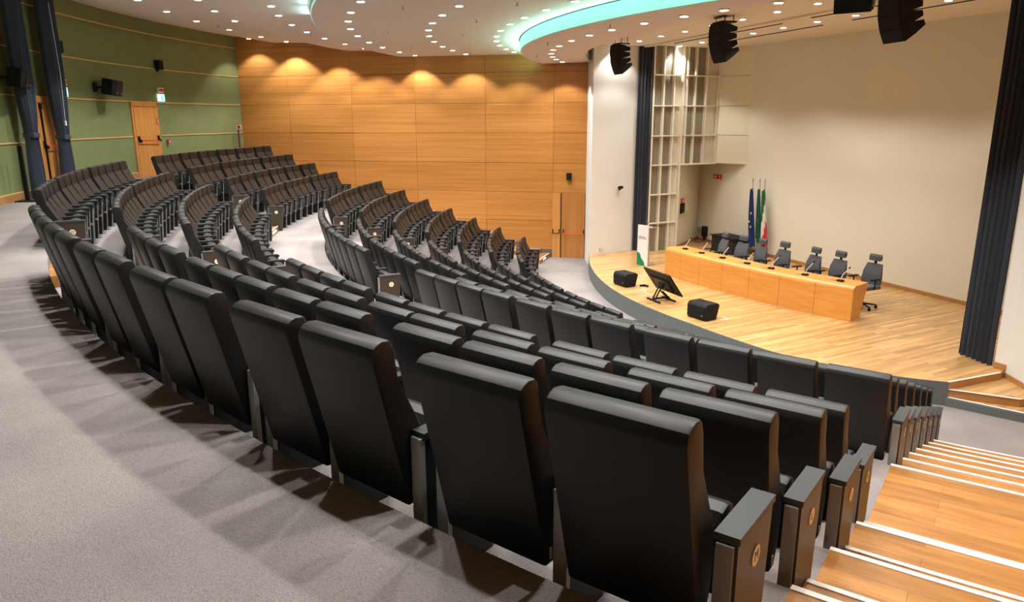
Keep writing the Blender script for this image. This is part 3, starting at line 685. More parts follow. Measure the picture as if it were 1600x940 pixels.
RL = [('short row in the corner of green and wood walls', 22.5, [92.4], 20, 15.0),
      ('outermost curved row near the green wall', 21.15, [73.8, 78.47, 83.56, 88.52, 92.5], 4.9, 69.2),
      ('second curved row from the green wall', 19.6, [68.9, 73.6, 92.2], 4.6, 64.3),
      ('third curved row from the green wall', 18.25, [63.8, 68.0, 72.9, 77.5, 82.2, 87.1, 91.6], 4.6, 59.2),
      ('fourth curved row from the green wall', 16.8, [55.8, 60.41, 64.88, 69.35, 74.14, 79.22, 83.94, 89.04, 93.31], 4.6, 51.2),
      ('fifth curved row from the green wall', 15.1, [55.31, 59.93, 64.54, 69.25, 73.9, 78.67, 83.82, 88.23, 93.14], 4.6, 50.7),
      ('sixth curved row, beside the cyan cove', 13.5, [50.07, 54.58, 59.3, 63.79, 68.64, 73.62, 78.33, 82.92, 87.67, 92.09], 4.6, 45.5),
      ('row on the lowest ceiling band', 12.1, [36.51, 41.0, 44.96, 49.77, 54.81, 59.45, 64.57, 70.04, 74.66, 79.8, 84.58, 88.78, 93.37], 4.5, 32.0)]
for rn, R, vis, step, nxt in RL:
    allc = sorted(vis, reverse=True); z = 1.65 if R < 12.5 else ceil_z(R)
    for i, c in enumerate(allc):
        downlight(P(R, c, z - 0.001), 'white downlight, %s, %s' % (rn, (ORD[i] + ' from the wood wall') if i else 'nearest the wood wall'), 'recessed downlights in the curved ceiling', row_spot(R))
    c = nxt; i = 0
    while c > c_right(R) + 2.0:
        downlight(P(R, c, z - 0.001), 'round downlight overhead in the %s' % rn, 'recessed downlights above the frame', row_spot(R))
        c -= step; i += 1
S1 = [(-10.4, 0.43), (-9.77, -0.5), (-9.16, -1.57), (-8.56, -2.5), (-7.96, -3.57), (-7.36, -4.44), (-6.77, -5.48), (-6.17, -6.44)]
S2 = [(-8.71, 1.27), (-8.1, 0.3), (-6.91, -1.64), (-6.32, -2.65), (-5.73, -3.63), (-5.13, -4.53), (-3.92, -6.22)]
for i, (x, y) in enumerate(S1): downlight((x, y, 2.059), 'downlight in the front row over the stage, %s from the left' % ORD[i], 'recessed downlights over the stage', spot_s)
for i, (x, y) in enumerate(S2): downlight((x, y, 2.059), 'downlight in the rear row over the stage, %s from the left' % ORD[i], 'recessed downlights over the stage', spot_s)

# ================================================================== STAGE FURNITURE
# curved conference desk
F = [Vector(p) for p in ((-8.78, -2.42), (-8.38, -3.0), (-7.93, -3.56), (-7.42, -4.16), (-6.86, -4.78), (-6.28, -5.36), (-5.64, -5.90), (-5.0, -6.39))]
def smooth_line(pts, k=6):
    out = []
    for i in range(len(pts) - 1):
        p0 = pts[max(i - 1, 0)]; p1 = pts[i]; p2 = pts[i + 1]; p3 = pts[min(i + 2, len(pts) - 1)]
        for j in range(k):
            t = j / k; out.append(0.5 * ((2 * p1) + (-p0 + p2) * t + (2 * p0 - 5 * p1 + 4 * p2 - p3) * t * t + (-p0 + 3 * p1 - 3 * p2 + p3) * t ** 3))
    return out + [pts[-1]]
desk = thing('conference_desk', 'long curved orange wood conference desk on the stage with rounded front edge', 'desk', (-7.0, -4.5, SZ))
DI = Vector((0.83, 0.557))
def sweep(bm, line, prof, z=0.0, mi=0):
    """prof: closed polygon of (depth inward, height)"""
    q = []
    for i, p in enumerate(line):
        d = (line[min(i + 1, len(line) - 1)] - line[max(i - 1, 0)]).normalized(); n = Vector((-d.y, d.x)); n = n if n.dot(DI) > 0 else -n
        q.append([bm.verts.new((p.x + n.x * a + 7.0, p.y + n.y * a + 4.5, b)) for a, b in prof])
    L_ = len(prof)
    for a, b in zip(q, q[1:]):
        for k in range(L_): f = bm.faces.new((a[k], a[(k + 1) % L_], b[(k + 1) % L_], b[k])); f.material_index = mi
    bm.faces.new(q[0]); bm.faces.new(q[-1][::-1])
for i in range(len(F) - 1):
    seg = smooth_line(F, 6)[i * 6:(i + 1) * 6 + 1]; d0 = (seg[1] - seg[0]).normalized() * 0.004; d1 = (seg[-1] - seg[-2]).normalized() * 0.004
    seg = [seg[0] + d0] + seg[1:-1] + [seg[-1] - d1]
    bm = B(); sweep(bm, seg, [(0.0, 0.0), (0.0, 0.62), (0.006, 0.655), (0.025, 0.685), (0.05, 0.70), (0.05, 0.67), (0.03, 0.65), (0.03, 0.0)]); obj('front_panel', bm, M['deskwood'], desk, smooth=True)
bm = B(); sweep(bm, smooth_line(F, 6), [(0.04, 0.695), (0.06, 0.708), (0.09, 0.72), (0.62, 0.72), (0.62, 0.69), (0.06, 0.67)]); obj('desktop', bm, M['deskwood'], desk, smooth=True)
for e, s in ((0, 1), (-1, -1)):
    p = F[e]; d = (F[1] - F[0]).normalized() if e == 0 else (F[-1] - F[-2]).normalized(); n = Vector((-d.y, d.x)); n = n if n.dot(DI) > 0 else -n
    bm = B(); T = Matrix(((n.x, 0, d.x * s, p.x + 7.0), (n.y, 0, d.y * s, p.y + 4.5), (0, 1, 0, 0), (0, 0, 0, 1)))
    prism(bm, [(0.01, 0), (0.01, 0.62), (0.03, 0.68), (0.09, 0.715), (0.60, 0.715), (0.60, 0.69), (0.36, 0.0)], 0.002, 0.03, 0, T); obj('end_panel', bm, M['deskwood'], desk)
# gooseneck microphones
def make_mic():
    t = bpy.data.objects.new('desk_microphone', None); COL.objects.link(t)
    bm = B(); box(bm, (0, 0, 0.018), (0.13, 0.10, 0.034), bev=0.01); box(bm, (0.03, 0, 0.036), (0.03, 0.05, 0.006)); obj('base', bm, M['black'], t)
    bm = B(); tube(bm, [(0, 0, 0.03), (0.03, 0.0, 0.13), (0.15, 0.01, 0.29)], 0.009, 8); obj('gooseneck', bm, M['whitep'], t)
    bm = B(); cyl(bm, (0.15, 0.01, 0.29), (0.178, 0.012, 0.33), 0.013, 10); obj('capsule', bm, M['black'], t)
    bm = B(); tube(bm, [(-0.06, 0, 0.006), (-0.12, 0.03, 0.004), (-0.17, -0.02, 0.004), (-0.22, 0.01, 0.004)], 0.004, 6); obj('cable', bm, M['black'], t)
    return t
mic0 = make_mic(); MC = [(-8.38, -2.73), (-8.02, -3.28), (-7.56, -3.87), (-7.01, -4.45), (-6.51, -4.92), (-5.89, -5.50), (-5.26, -5.98)]
for i, (x, y) in enumerate(MC):
    # keep every base on the desktop
    dmin = min((Vector((x, y)) - q).length for q in smooth_line(F, 6)); v = Vector((x, y)) + DI * max(0.0, 0.30 - dmin) * 0.9
    t = mic0 if i == 0 else dup(mic0, (0, 0, 0), 0); t.location = (v.x, v.y, SZ + 0.721); t.rotation_euler = (0, 0, rad(-42 + 7 * ((i * 5) % 3)))
    tag(t, 'gooseneck microphone on the curved desk, %s' % ('leftmost of the seven' if i == 0 else 'rightmost of the seven' if i == 6 else '%s from the left' % ORD[i]), 'microphone', 'gooseneck microphones on the desk')
# office chairs with headrests
def make_office():
    t = bpy.data.objects.new('office_chair', None); COL.objects.link(t)
    def pad(name, prof, w, mat):
        bm = B(); prism(bm, prof, -w / 2, w / 2, 0, SIDE); bmesh.ops.bevel(bm, geom=[e for e in bm.edges if any(len(f.verts) > 4 for f in e.link_faces)], offset=0.022, segments=2, profile=0.5, affect='EDGES')
        return obj(name, bm, mat, t, smooth=True)
    pad('seat', [(0.24, 0.43), (0.26, 0.49), (0.22, 0.51), (-0.20, 0.50), (-0.24, 0.47), (-0.22, 0.42)], 0.50, M['office'])
    bm = B()
    prof = [(-0.20, 0.50), (-0.19, 0.62), (-0.22, 0.78), (-0.27, 0.93), (-0.31, 0.93), (-0.27, 0.78), (-0.245, 0.62), (-0.25, 0.50)]
    fs = prism(bm, prof, -0.235, 0.235, 0, SIDE)
    for v in bm.verts:
        k = (v.co.z - 0.5) / 0.43; v.co.x *= 1 - 0.22 * k * k
    bmesh.ops.bevel(bm, geom=[e for e in bm.edges if any(len(f.verts) > 4 for f in e.link_faces)], offset=0.02, segments=2, profile=0.5, affect='EDGES')
    obj('backrest', bm, M['office'], t, smooth=True)
    pad('headrest', [(-0.25, 0.99), (-0.26, 1.09), (-0.285, 1.13), (-0.325, 1.12), (-0.315, 1.05), (-0.30, 0.99)], 0.29, M['office'])
    bm = B(); box(bm, (0, -0.30, 0.97), (0.05, 0.02, 0.14)); tube(bm, [(0, -0.05, 0.42), (0, -0.28, 0.45), (0, -0.30, 0.75)], 0.022, 8); obj('back_support', bm, M['black'], t)
    for s in (-1, 1):
        bm = B(); tube(bm, [(s * 0.20, 0, 0.43), (s * 0.265, 0, 0.46), (s * 0.265, -0.02, 0.64)], 0.014, 8); box(bm, (s * 0.265, 0.0, 0.65), (0.075, 0.25, 0.025), bev=0.008); obj('armrest', bm, M['black'], t)
    bm = B(); cyl(bm, (0, 0, 0.10), (0, 0, 0.42), 0.025, 12)
    for k in range(5):
        a = k * 2 * pi / 5 + 0.3; cyl(bm, (0, 0, 0.11), (0.29 * cos(a), 0.29 * sin(a), 0.075), 0.022, 8, 0.014)
    obj('star_base', bm, M['blackm'], t)
    for k in range(5):
        a = k * 2 * pi / 5 + 0.3; bm = B(); x, y = 0.29 * cos(a), 0.29 * sin(a)
        cyl(bm, (x - 0.02, y, 0.029), (x + 0.02, y, 0.029), 0.028, 12); box(bm, (x, y, 0.06), (0.03, 0.03, 0.03)); obj('castor', bm, M['black'], t)
    return t
oc = make_office(); OCP = [(-7.66, -2.35, 1.0, -12), (-7.20, -2.88, 1.0, 4), (-6.80, -3.30, 1.0, -4), (-6.34, -3.86, 1.02, 3), (-5.74, -4.36, 1.0, -3), (-5.28, -4.80, 1.0, 2), (-4.66, -5.22, 1.02, 5)]
for i, (x, y, s, a) in enumerate(OCP):
    t = oc if i == 0 else dup(oc, (0, 0, 0), 0); t.location = (x + 0.12, y + 0.08, SZ + 0.001); t.rotation_euler = (0, 0, rad(124 + a)); t.scale = (s, s, s)
    tag(t, 'grey office chair with headrest behind the curved desk, %s' % ('leftmost of seven' if i == 0 else 'rightmost of seven' if i == 6 else '%s from the left' % ORD[i]), 'office chair', 'grey office chairs behind the desk')

# stage monitors
def make_monitor(name, label, loc, rz, s):
    t = thing(name, label, 'speaker', loc, rz); t.scale = (s, s, s)
    bm = B(); prism(bm, [(-0.17, 0.0), (-0.21, 0.05), (-0.21, 0.29), (-0.16, 0.36), (0.16, 0.36), (0.21, 0.31), (0.13, 0.0)], -0.27, 0.27, 0, SIDE)
    bmesh.ops.bevel(bm, geom=list(bm.edges), offset=0.012, segments=2, profile=0.5, affect='EDGES'); obj('cabinet', bm, M['black'], t, smooth=True)
    bm = B(); box(bm, (0.0, -0.213, 0.17), (0.47, 0.008, 0.21)); obj('grille', bm, M['grille'], t)
    bm = B(); box(bm, (0.18, -0.219, 0.11), (0.025, 0.004, 0.025)); obj('maker_badge', bm, M['steel'], t)
    bm = B(); box(bm, (-0.05, 0, 0.362), (0.16, 0.07, 0.006)); obj('carry_handle', bm, M['grille'], t)
    bm = B(); box(bm, (0.272, 0.0, 0.17), (0.006, 0.13, 0.05)); cyl(bm, (0.272, -0.03, 0.17), (0.278, -0.03, 0.17), 0.02, 10); cyl(bm, (0.272, 0.03, 0.17), (0.278, 0.03, 0.17), 0.02, 10); obj('socket_plate', bm, M['grille'], t)
    return t
make_monitor('stage_monitor', 'black floor monitor speaker at the left of the stage edge, left of the tilted screen', (-9.68, -3.97, SZ + 0.001), rad(-50), 0.92)
make_monitor('stage_monitor', 'black floor monitor speaker at the stage edge, right of the tilted screen', (-7.89, -6.72, SZ + 0.001), rad(-46), 0.95)
# confidence screen on a low tilted stand
ts = thing('tilted_screen', 'black flat screen tilted back on a low stand near the stage edge', 'screen', (-8.77, -5.38, SZ), rad(-55.6))
# local x = across the stage to the right, local y = towards the desk
tilt = Matrix.Translation((0.03, 0.0, 0.44)) @ Matrix.Rotation(rad(36), 4, 'X')
bm = B(); box(bm, (0, 0, 0), (1.06, 0.035, 0.62), mat=tilt, bev=0.006); obj('display', bm, M['black'], ts)
bm = B(); box(bm, (0, 0.019, 0), (1.02, 0.004, 0.58), mat=tilt); obj('glass', bm, M['screen'], ts)
bm = B(); box(bm, (0, -0.03, -0.05), (0.6, 0.03, 0.32), mat=tilt); box(bm, (-0.32, -0.03, 0.10), (0.2, 0.012, 0.02), mat=tilt); obj('rear_housing', bm, M['blackm'], ts)
for y in (-0.20, 0.20):
    bm = B(); box(bm, (0, y, 0.02), (0.52, 0.045, 0.035), bev=0.006); obj('foot', bm, M['blackm'], ts)
bm = B()
for x in (-0.05, 0.05):
    tube(bm, [(x, -0.20, 0.03), (x, -0.02, 0.36)], 0.017, 8); tube(bm, [(x, 0.20, 0.03), (x, 0.0, 0.22)], 0.017, 8)
box(bm, (0, 0.0, 0.06), (0.05, 0.40, 0.03)); box(bm, (0, -0.02, 0.37), (0.16, 0.05, 0.16), mat=None); obj('stand', bm, M['blackm'], ts)
bm = B(); pts = [(-9.30, -4.10), (-9.18, -4.35), (-9.15, -4.75), (-8.98, -4.95), (-8.88, -5.1)]; tube(bm, [(x, y, SZ + 0.006) for x, y in pts], 0.005, 6)
tag(obj('floor_cable', bm, M['whitep']), 'thin white cable looping from the left floor monitor to the tilted screen', 'cable')
bm = B(); box(bm, (-9.25, -4.02, SZ + 0.025), (0.16, 0.06, 0.045), rz=0.5, bev=0.01); box(bm, (-9.14, -4.08, SZ + 0.025), (0.05, 0.04, 0.05), rz=0.2); tag(obj('power_block', bm, [M['black']]), 'small black socket block on the stage floor behind the left floor monitor', 'power strip')
bm = B(); tube(bm, [(-7.50, -6.60, SZ + 0.01), (-7.42, -6.66, SZ + 0.01), (-7.40, -6.76, SZ + 0.01), (-7.50, -6.82, SZ + 0.01), (-7.58, -6.74, SZ + 0.01)], 0.007, 6); tag(obj('cable_coil', bm, M['whitep']), 'grey cable coil on the floor beside the right floor monitor', 'cable')

# white totem with a green wave and logo in front of a lectern
tt = thing('totem_sign', 'white upright lectern panel with a green wave and small logo, near the left stage curtain', 'sign', (-9.42, -1.36, SZ), rad(-38))
bm = B(); box(bm, (0, 0, 0.57), (0.37, 0.03, 1.12)); obj('panel', bm, M['whitep'], tt)
bm = B(); wv = [(-0.183, 0.012), (0.10, 0.012), (0.085, 0.09), (0.03, 0.16), (-0.03, 0.21), (-0.06, 0.30), (-0.12, 0.36), (-0.183, 0.37)]
prism(bm, wv, 0.0155, 0.018, 0, Matrix(((1, 0, 0, 0), (0, 0, -1, 0), (0, 1, 0, 0), (0, 0, 0, 1)))); obj('green_wave', bm, M['logo_green'], tt)
bm = B(); F2 = Matrix(((1, 0, 0, 0), (0, 0, -1, 0), (0, 1, 0, 0), (0, 0, 0, 1)))
for a, b, w, h in ((-0.10, 0.815, 0.07, 0.014), (-0.10, 0.759, 0.07, 0.014), (-0.128, 0.787, 0.014, 0.07), (-0.072, 0.787, 0.014, 0.07)): box(bm, (a, -0.017, b), (w, 0.003, h))
obj('logo_mark', bm, M['logo_green'], tt)
bm = B()
text_mesh(bm, 'Regione', 0.044, Matrix.Translation((-0.045, -0.0165, 0.808)) @ F2, 0, 0.001, 'LEFT'); text_mesh(bm, 'Lombardia', 0.044, Matrix.Translation((-0.045, -0.0165, 0.768)) @ F2, 0, 0.001, 'LEFT'); obj('lettering', bm, M['ink'], tt)
lect = thing('lectern', 'slim lectern standing behind the white totem panel', 'lectern', (-9.30, -1.18, SZ), rad(-38))
bm = B(); box(bm, (0, 0.02, 0.015), (0.34, 0.28, 0.03)); obj('base', bm, M['steel'], lect)
bm = B(); box(bm, (0, 0.02, 0.53), (0.08, 0.05, 1.0)); obj('post', bm, M['steel'], lect)
bm = B(); box(bm, (0.0, 0.02, 1.05), (0.36, 0.26, 0.02), mat=Matrix.Rotation(0.0, 4, 'X')); obj('reading_top', bm, M['steel'], lect)
bm = B(); tube(bm, [(-0.05, 0.0, 1.06), (-0.05, 0.0, 1.14), (0.02, 0.08, 1.22)], 0.008, 6); tube(bm, [(0.12, 0.05, 1.06), (0.25, 0.1, 1.12), (0.42, 0.12, 1.10)], 0.006, 6); obj('lectern_microphone', bm, M['blackm'], lect)

# black draped case by the back wall
cs_ = thing('draped_table', 'low black draped table against the stage back wall, behind the desk chairs', 'table', (-6.93, 1.36, SZ), math.atan2(-0.83, 0.56))
bm = B(); box(bm, (0, 0, 0.235), (1.02, 0.60, 0.47)); obj('skirt', bm, M['blackcloth'], cs_, bevel=0.01)
bm = B(); box(bm, (0, 0, 0.485), (1.12, 0.68, 0.03)); obj('table_top', bm, M['black'], cs_, bevel=0.006)
# wall boxes with cables in the corner
bm = B(); box(bm, (-7.82, 3.50, SZ + 0.36), (0.12, 0.05, 0.17), rz=math.atan2(-0.83, 0.56)); tag(obj('socket_box', bm, M['steel']), 'small grey socket box low on the back wall in the side exit corner', 'socket box')
bm = B(); box(bm, (-7.64, 3.25, SZ + 0.34), (0.20, 0.12, 0.34), rz=math.atan2(-0.83, 0.56), bev=0.01); prism(bm, [(-0.05, 0.0), (0.05, 0.0), (0.0, -0.12)], -0.03, 0.03, 0, Matrix.Translation((-7.64, 3.25, SZ + 0.17)) @ Matrix(((0.56, 0, -0.83, 0), (-0.83, 0, -0.56, 0), (0, 1, 0, 0), (0, 0, 0, 1))))
tag(obj('cable_reel_box', bm, M['black']), 'black box hung low on the back wall beside the grey socket box', 'box')
bm = B(); tube(bm, [(-7.78, 3.42, SZ + 0.27), (-7.86, 3.30, SZ + 0.10), (-7.95, 3.10, SZ + 0.01), (-7.75, 3.05, SZ + 0.01), (-7.62, 3.12, SZ + 0.12)], 0.008, 6); tag(obj('cable', bm, M['blackm']), 'loose cables hanging below the wall boxes in the side exit corner', 'cable')
# fire cabinet on the niche wall, red sign
NWd = Vector((0.30, 0.954)); nn = Vector((0.954, -0.30)); p = Vector((-8.55, 1.7)) + NWd * 0.50 + nn * 0.02
fc = thing('fire_cabinet', 'cream framed fire equipment cabinet on the side exit wall', 'fire cabinet', (p.x, p.y, -2.67), math.atan2(NWd.y, NWd.x))
bm = B()
for a, b, w, h in ((0, 0.27, 0.86, 0.03), (0, -0.27, 0.86, 0.03), (-0.42, 0, 0.03, 0.54), (0.42, 0, 0.03, 0.54)): box(bm, (a, 0, b), (w, 0.05, h))
obj('frame', bm, M['glassframe'], fc)
bm = B(); box(bm, (0, 0.015, 0), (0.82, 0.02, 0.52)); obj('backing', bm, M['cream'], fc)
bm = B(); box(bm, (-0.12, -0.02, -0.08), (0.34, 0.05, 0.30)); obj('hose_box', bm, M['black'], fc)
bm = B(); box(bm, (-0.12, -0.02, 0.15), (0.26, 0.02, 0.13)); box(bm, (-0.12, -0.032, 0.15), (0.08, 0.004, 0.07), mi=1); obj('red_sign', bm, [M['red'], M['whitep']], fc)
bm = B(); q = Vector((-7.33, 2.95)) + Vector((-0.826, -0.564)) * 0.012; Tq = Matrix.Translation((q.x, q.y, -1.82)) @ Matrix.Rotation(math.atan2(U.y, U.x), 4, 'Z')
box(bm, (0, 0, 0), (0.42, 0.015, 0.14), mat=Tq); cyl(bm, Tq @ Vector((-0.10, -0.008, 0)), Tq @ Vector((-0.10, -0.012, 0)), 0.045, 16, mi=1); box(bm, (0.10, -0.01, 0.0), (0.035, 0.004, 0.10), mat=Tq, mi=1); box(bm, (0.13, -0.01, 0.015), (0.05, 0.004, 0.025), mat=Tq, mi=1)
tag(obj('fire_sign', bm, [M['red'], M['whitep']]), 'small red fire equipment sign with white symbols under the boxed bay', 'sign')

# flags
def flag(name, label, base, tip, bands, seed, stars=False, wid=0.20, drop=1.65, top=0.22):
    off = Vector((-0.8256, -0.5643, 0)) * 0.24 + Vector((0.5643, -0.8256, 0)) * 0.36
    base = Vector((*base, SZ)) + off; tip = Vector((*tip, SZ + 2.16)) + off; t = thing(name, label, 'flag', base, 0)
    bm = B(); cyl(bm, (0, 0, 0.03), tip - base, 0.011, 8); obj('pole', bm, M['chrome'], t)
    bm = B(); v = tip - base; cyl(bm, v, v + Vector((0, 0, 0.05)), 0.016, 8, 0.022); cyl(bm, v + Vector((0, 0, 0.05)), v + Vector((0, 0, 0.14)), 0.022, 8, 0.001); obj('finial', bm, M['chrome'], t)
    bm = B(); cyl(bm, (0, 0, 0.0), (0, 0, 0.03), 0.13, 20); obj('foot', bm, M['chrome'], t)
    bm = B(); rs = random.Random(seed); nu, nv = 40, 30; ph = rs.random() * 6; G = []
    ax = Vector((0.5643, -0.8256, 0)); ay = Vector((-0.8256, -0.5643, 0))
    for side in (0, 1):
        g = []
        for j in range(nv + 1):
            tt_ = j / nv; w = wid * (0.40 + 0.70 * tt_ ** 0.8); r = []
            for i in range(nu + 1):
                s = i / nu - 0.5; zz = -drop * tt_ - 0.10 * tt_ * (1 - abs(2 * s)) + 0.03 * sin(9 * s + ph)
                o = v * (1 - (top + drop * tt_) / v.z) if v.z else v
                pz = v.z - top + zz; q = v * (pz / v.z) + ax * (s * w + 0.3 * w * (tt_ - 0.3)) + ay * (0.035 * sin(s * 24 + ph + 2 * tt_) * (0.4 + tt_) + (0.004 if side else -0.004) + 0.03)
                r.append(bm.verts.new(q))
            g.append(r)
        G.append(g)
    for side in (0, 1):
        for j in range(nv):
            for i in range(nu):
                f = bm.faces.new((G[side][j][i], G[side][j][i + 1], G[side][j + 1][i + 1], G[side][j + 1][i])); f.material_index = bands(i / nu, j / nv)
    for j in range(nv):
        for i in (0, nu): bm.faces.new((G[0][j][i], G[1][j][i], G[1][j + 1][i], G[0][j + 1][i]))
    return t, bm
t, bm = flag('flag_stand', 'furled dark blue flag with pale stars, leftmost of the three by the back wall', (-6.33, 1.42), (-6.40, 1.60), lambda s, t: 0, 1, wid=0.26, drop=1.62)
obj('cloth', bm, [M['flag_blue']], t, smooth=True)
for dx, dz in ((0.03, 1.25), (-0.02, 1.0), (0.05, 0.85), (-0.05, 0.62)):
    bm = B(); c0 = Vector((-0.8256, -0.5643, 0)) * 0.10 + Vector((0.5643, -0.8256, 0)) * dx + Vector((-0.02, 0.05, dz)); ps = []
    for k in range(10):
        a = k * pi / 5 + pi / 2; r = 0.045 if k % 2 == 0 else 0.018; ps.append((r * cos(a), r * sin(a)))
    prism(bm, ps, -0.002, 0.002, 0, Matrix.Translation(c0) @ Matrix(((0.5643, 0, -0.8256, 0), (-0.8256, 0, -0.5643, 0), (0, 1, 0, 0), (0, 0, 0, 1)))); obj('star', bm, M['flag_yellow'], t)
t, bm = flag('flag_stand', 'furled dark green flag on a pole, middle of the three flags', (-6.14, 1.20), (-6.22, 1.42), lambda s, t: 1 if (0.3 < s < 0.45 and t > 0.5) else 0, 2, wid=0.17, drop=1.45)
obj('cloth', bm, [M['flag_dkgreen'], M['flag_white']], t, smooth=True)
t, bm = flag('flag_stand', 'furled green, white and red flag on a pole, rightmost of the three flags', (-6.0, 1.05), (-6.10, 1.26), lambda s, t: 0 if t + 0.5 * s < 0.62 else (1 if t + 0.5 * s < 0.98 else 2), 3, wid=0.27, drop=1.62)
obj('cloth', bm, [M['flag_green'], M['flag_white'], M['flag_red']], t, smooth=True)

# ================================================================== HANGING AND WALL EQUIPMENT
def line_array(label, loc, rz, s=1.0, ztop=2.045):
    t = thing('line_array_speaker', label, 'speaker', loc, rz); 
    n = 4; y = 0; z = 0.40 * s
    y = -0.20 * s; z = 0.40 * s
    for k in range(n):
        a = rad(-6 + k * 11); h = 0.205 * s
        T = Matrix.Translation((0, y, z)) @ Matrix.Rotation(a, 4, 'X')
        bm = B(); prism(bm, [(0.0, -h), (0.0, 0.0), (0.20 * s, -0.012), (0.38 * s, -0.05 * s), (0.38 * s, -0.13 * s), (0.20 * s, -h + 0.03)], -0.24 * s, 0.24 * s, 0, T @ SIDE)
        obj('cabinet', bm, M['black'], t, bevel=0.006)
        bm = B(); box(bm, (0, -0.003 * s, -h / 2), (0.46 * s, 0.008, h * 0.9), mat=T); obj('grille', bm, M['grille'], t)
        y += h * sin(a); z -= h * cos(a)
    bm = B(); box(bm, (0, 0, 0.415 * s), (0.40 * s, 0.34 * s, 0.03)); top = ztop - loc[2]
    for x in (-0.17 * s, 0.17 * s):
        tube(bm, [(x, -0.1 * s, 0.42 * s), (x, -0.1 * s, top)], 0.008, 6)
        for k in range(4): cyl(bm, (x, 0.1 * s, 0.42 * s + k * 0.045), (x + 0.01, 0.1 * s, 0.45 * s + k * 0.045), 0.012, 6)
    box(bm, (0, -0.1 * s, top - 0.01), (0.4 * s, 0.08, 0.02)); obj('rigging', bm, M['blackm'], t)
    return t
line_array('black hanging line array speaker in front of the white pier, leftmost of three', (-10.18, -1.45, 1.50), rad(-58), 0.95)
line_array('black hanging line array speaker in front of the ribbed wall, middle of three', (-7.75, -5.0, 1.52), rad(-62), 1.0)
line_array('black hanging line array speaker at the upper right, largest of three', (-5.42, -9.25, 1.47), rad(-66), 1.0, 2.045)
t = thing('ceiling_box_speaker', 'small black box speaker mounted on the ceiling left of the large line array', 'speaker', (-5.88, -8.2, 1.78), rad(-20))
bm = B(); box(bm, (0, 0, 0), (0.56, 0.30, 0.22), bev=0.01, mat=Matrix.Rotation(rad(15), 4, 'X')); obj('cabinet', bm, M['black'], t)
bm = B(); tube(bm, [(0.2, 0, 0.1), (0.22, 0, 0.275)], 0.012, 6); box(bm, (0.3, 0, 0.05), (0.03, 0.1, 0.2)); obj('bracket', bm, M['steel'], t)

def wall_speaker(label, c, z, w=0.72, h=0.40, d=0.36, turn=13):
    p = P(23.36, c, z); t = thing('wall_speaker', label, 'speaker', p, -rad(c))
    bm = B(); T = Matrix.Translation((-0.02, 0.32, 0)) @ Matrix.Rotation(rad(turn), 4, 'Z') @ Matrix.Rotation(rad(-10), 4, 'X')
    prism(bm, [(-w / 2 + 0.08, -d / 2), (w / 2 - 0.08, -d / 2), (w / 2, d / 2 - 0.08), (w / 2 - 0.05, d / 2), (-w / 2 + 0.05, d / 2), (-w / 2, d / 2 - 0.08)], -h / 2, h / 2, 0, T); obj('cabinet', bm, M['black'], t, bevel=0.012)
    bm = B(); box(bm, (0, d / 2 + 0.004, 0), (w * 0.84, 0.008, h * 0.86), mat=T); obj('grille', bm, M['grille'], t)
    bm = B(); box(bm, (0.2, 0.02, 0.0), (0.12, 0.04, 0.22)); tube(bm, [(0.2, 0.02, 0), (0.2, 0.2, 0.0), (0.05, 0.34, 0.0)], 0.03, 8); obj('bracket', bm, M['blackm'], t)
    bm = B(); box(bm, (w * 0.30, d / 2 + 0.009, -h * 0.30), (0.03, 0.004, 0.02), mat=T); box(bm, (-w * 0.30, d / 2 + 0.009, -h * 0.30), (0.03, 0.004, 0.02), mat=T); obj('maker_badge', bm, M['whitep'], t)
    return t
wall_speaker('large black wall speaker on a bracket between the two green wall doors', 76.0, 0.80, w=0.68, h=0.38, d=0.34)
wall_speaker('large black wall speaker on a bracket at the far left, beyond the left door curtain', 65.3, 0.80, w=0.62, h=0.36, d=0.32, turn=13)
def small_speaker(label, c, z):
    p = P(23.36, c, z); t = thing('small_wall_speaker', label, 'speaker', p, -rad(c))
    bm = B(); box(bm, (0, 0.08, 0), (0.20, 0.15, 0.26), bev=0.01); obj('cabinet', bm, M['black'], t)
    bm = B(); box(bm, (0, 0.158, 0), (0.16, 0.006, 0.22)); obj('grille', bm, M['grille'], t)
    bm = B(); box(bm, (0, 0.02, -0.15), (0.05, 0.05, 0.06)); obj('bracket', bm, M['blackm'], t)
small_speaker('small black box speaker high on the green wall above the open door', 83.25, 1.53)
small_speaker('small black box speaker high on the green wall beside the right door curtain', 71.6, 1.60)
t = thing('small_wall_speaker', 'small black box speaker on the wood wall above the exit door', 'speaker', (-11.93, YW, -1.76), pi)
bm = B(); box(bm, (0, 0.07, 0), (0.15, 0.13, 0.22), bev=0.01); obj('cabinet', bm, M['black'], t)
bm = B(); box(bm, (0, 0.138, 0), (0.12, 0.006, 0.18)); obj('grille', bm, M['grille'], t)
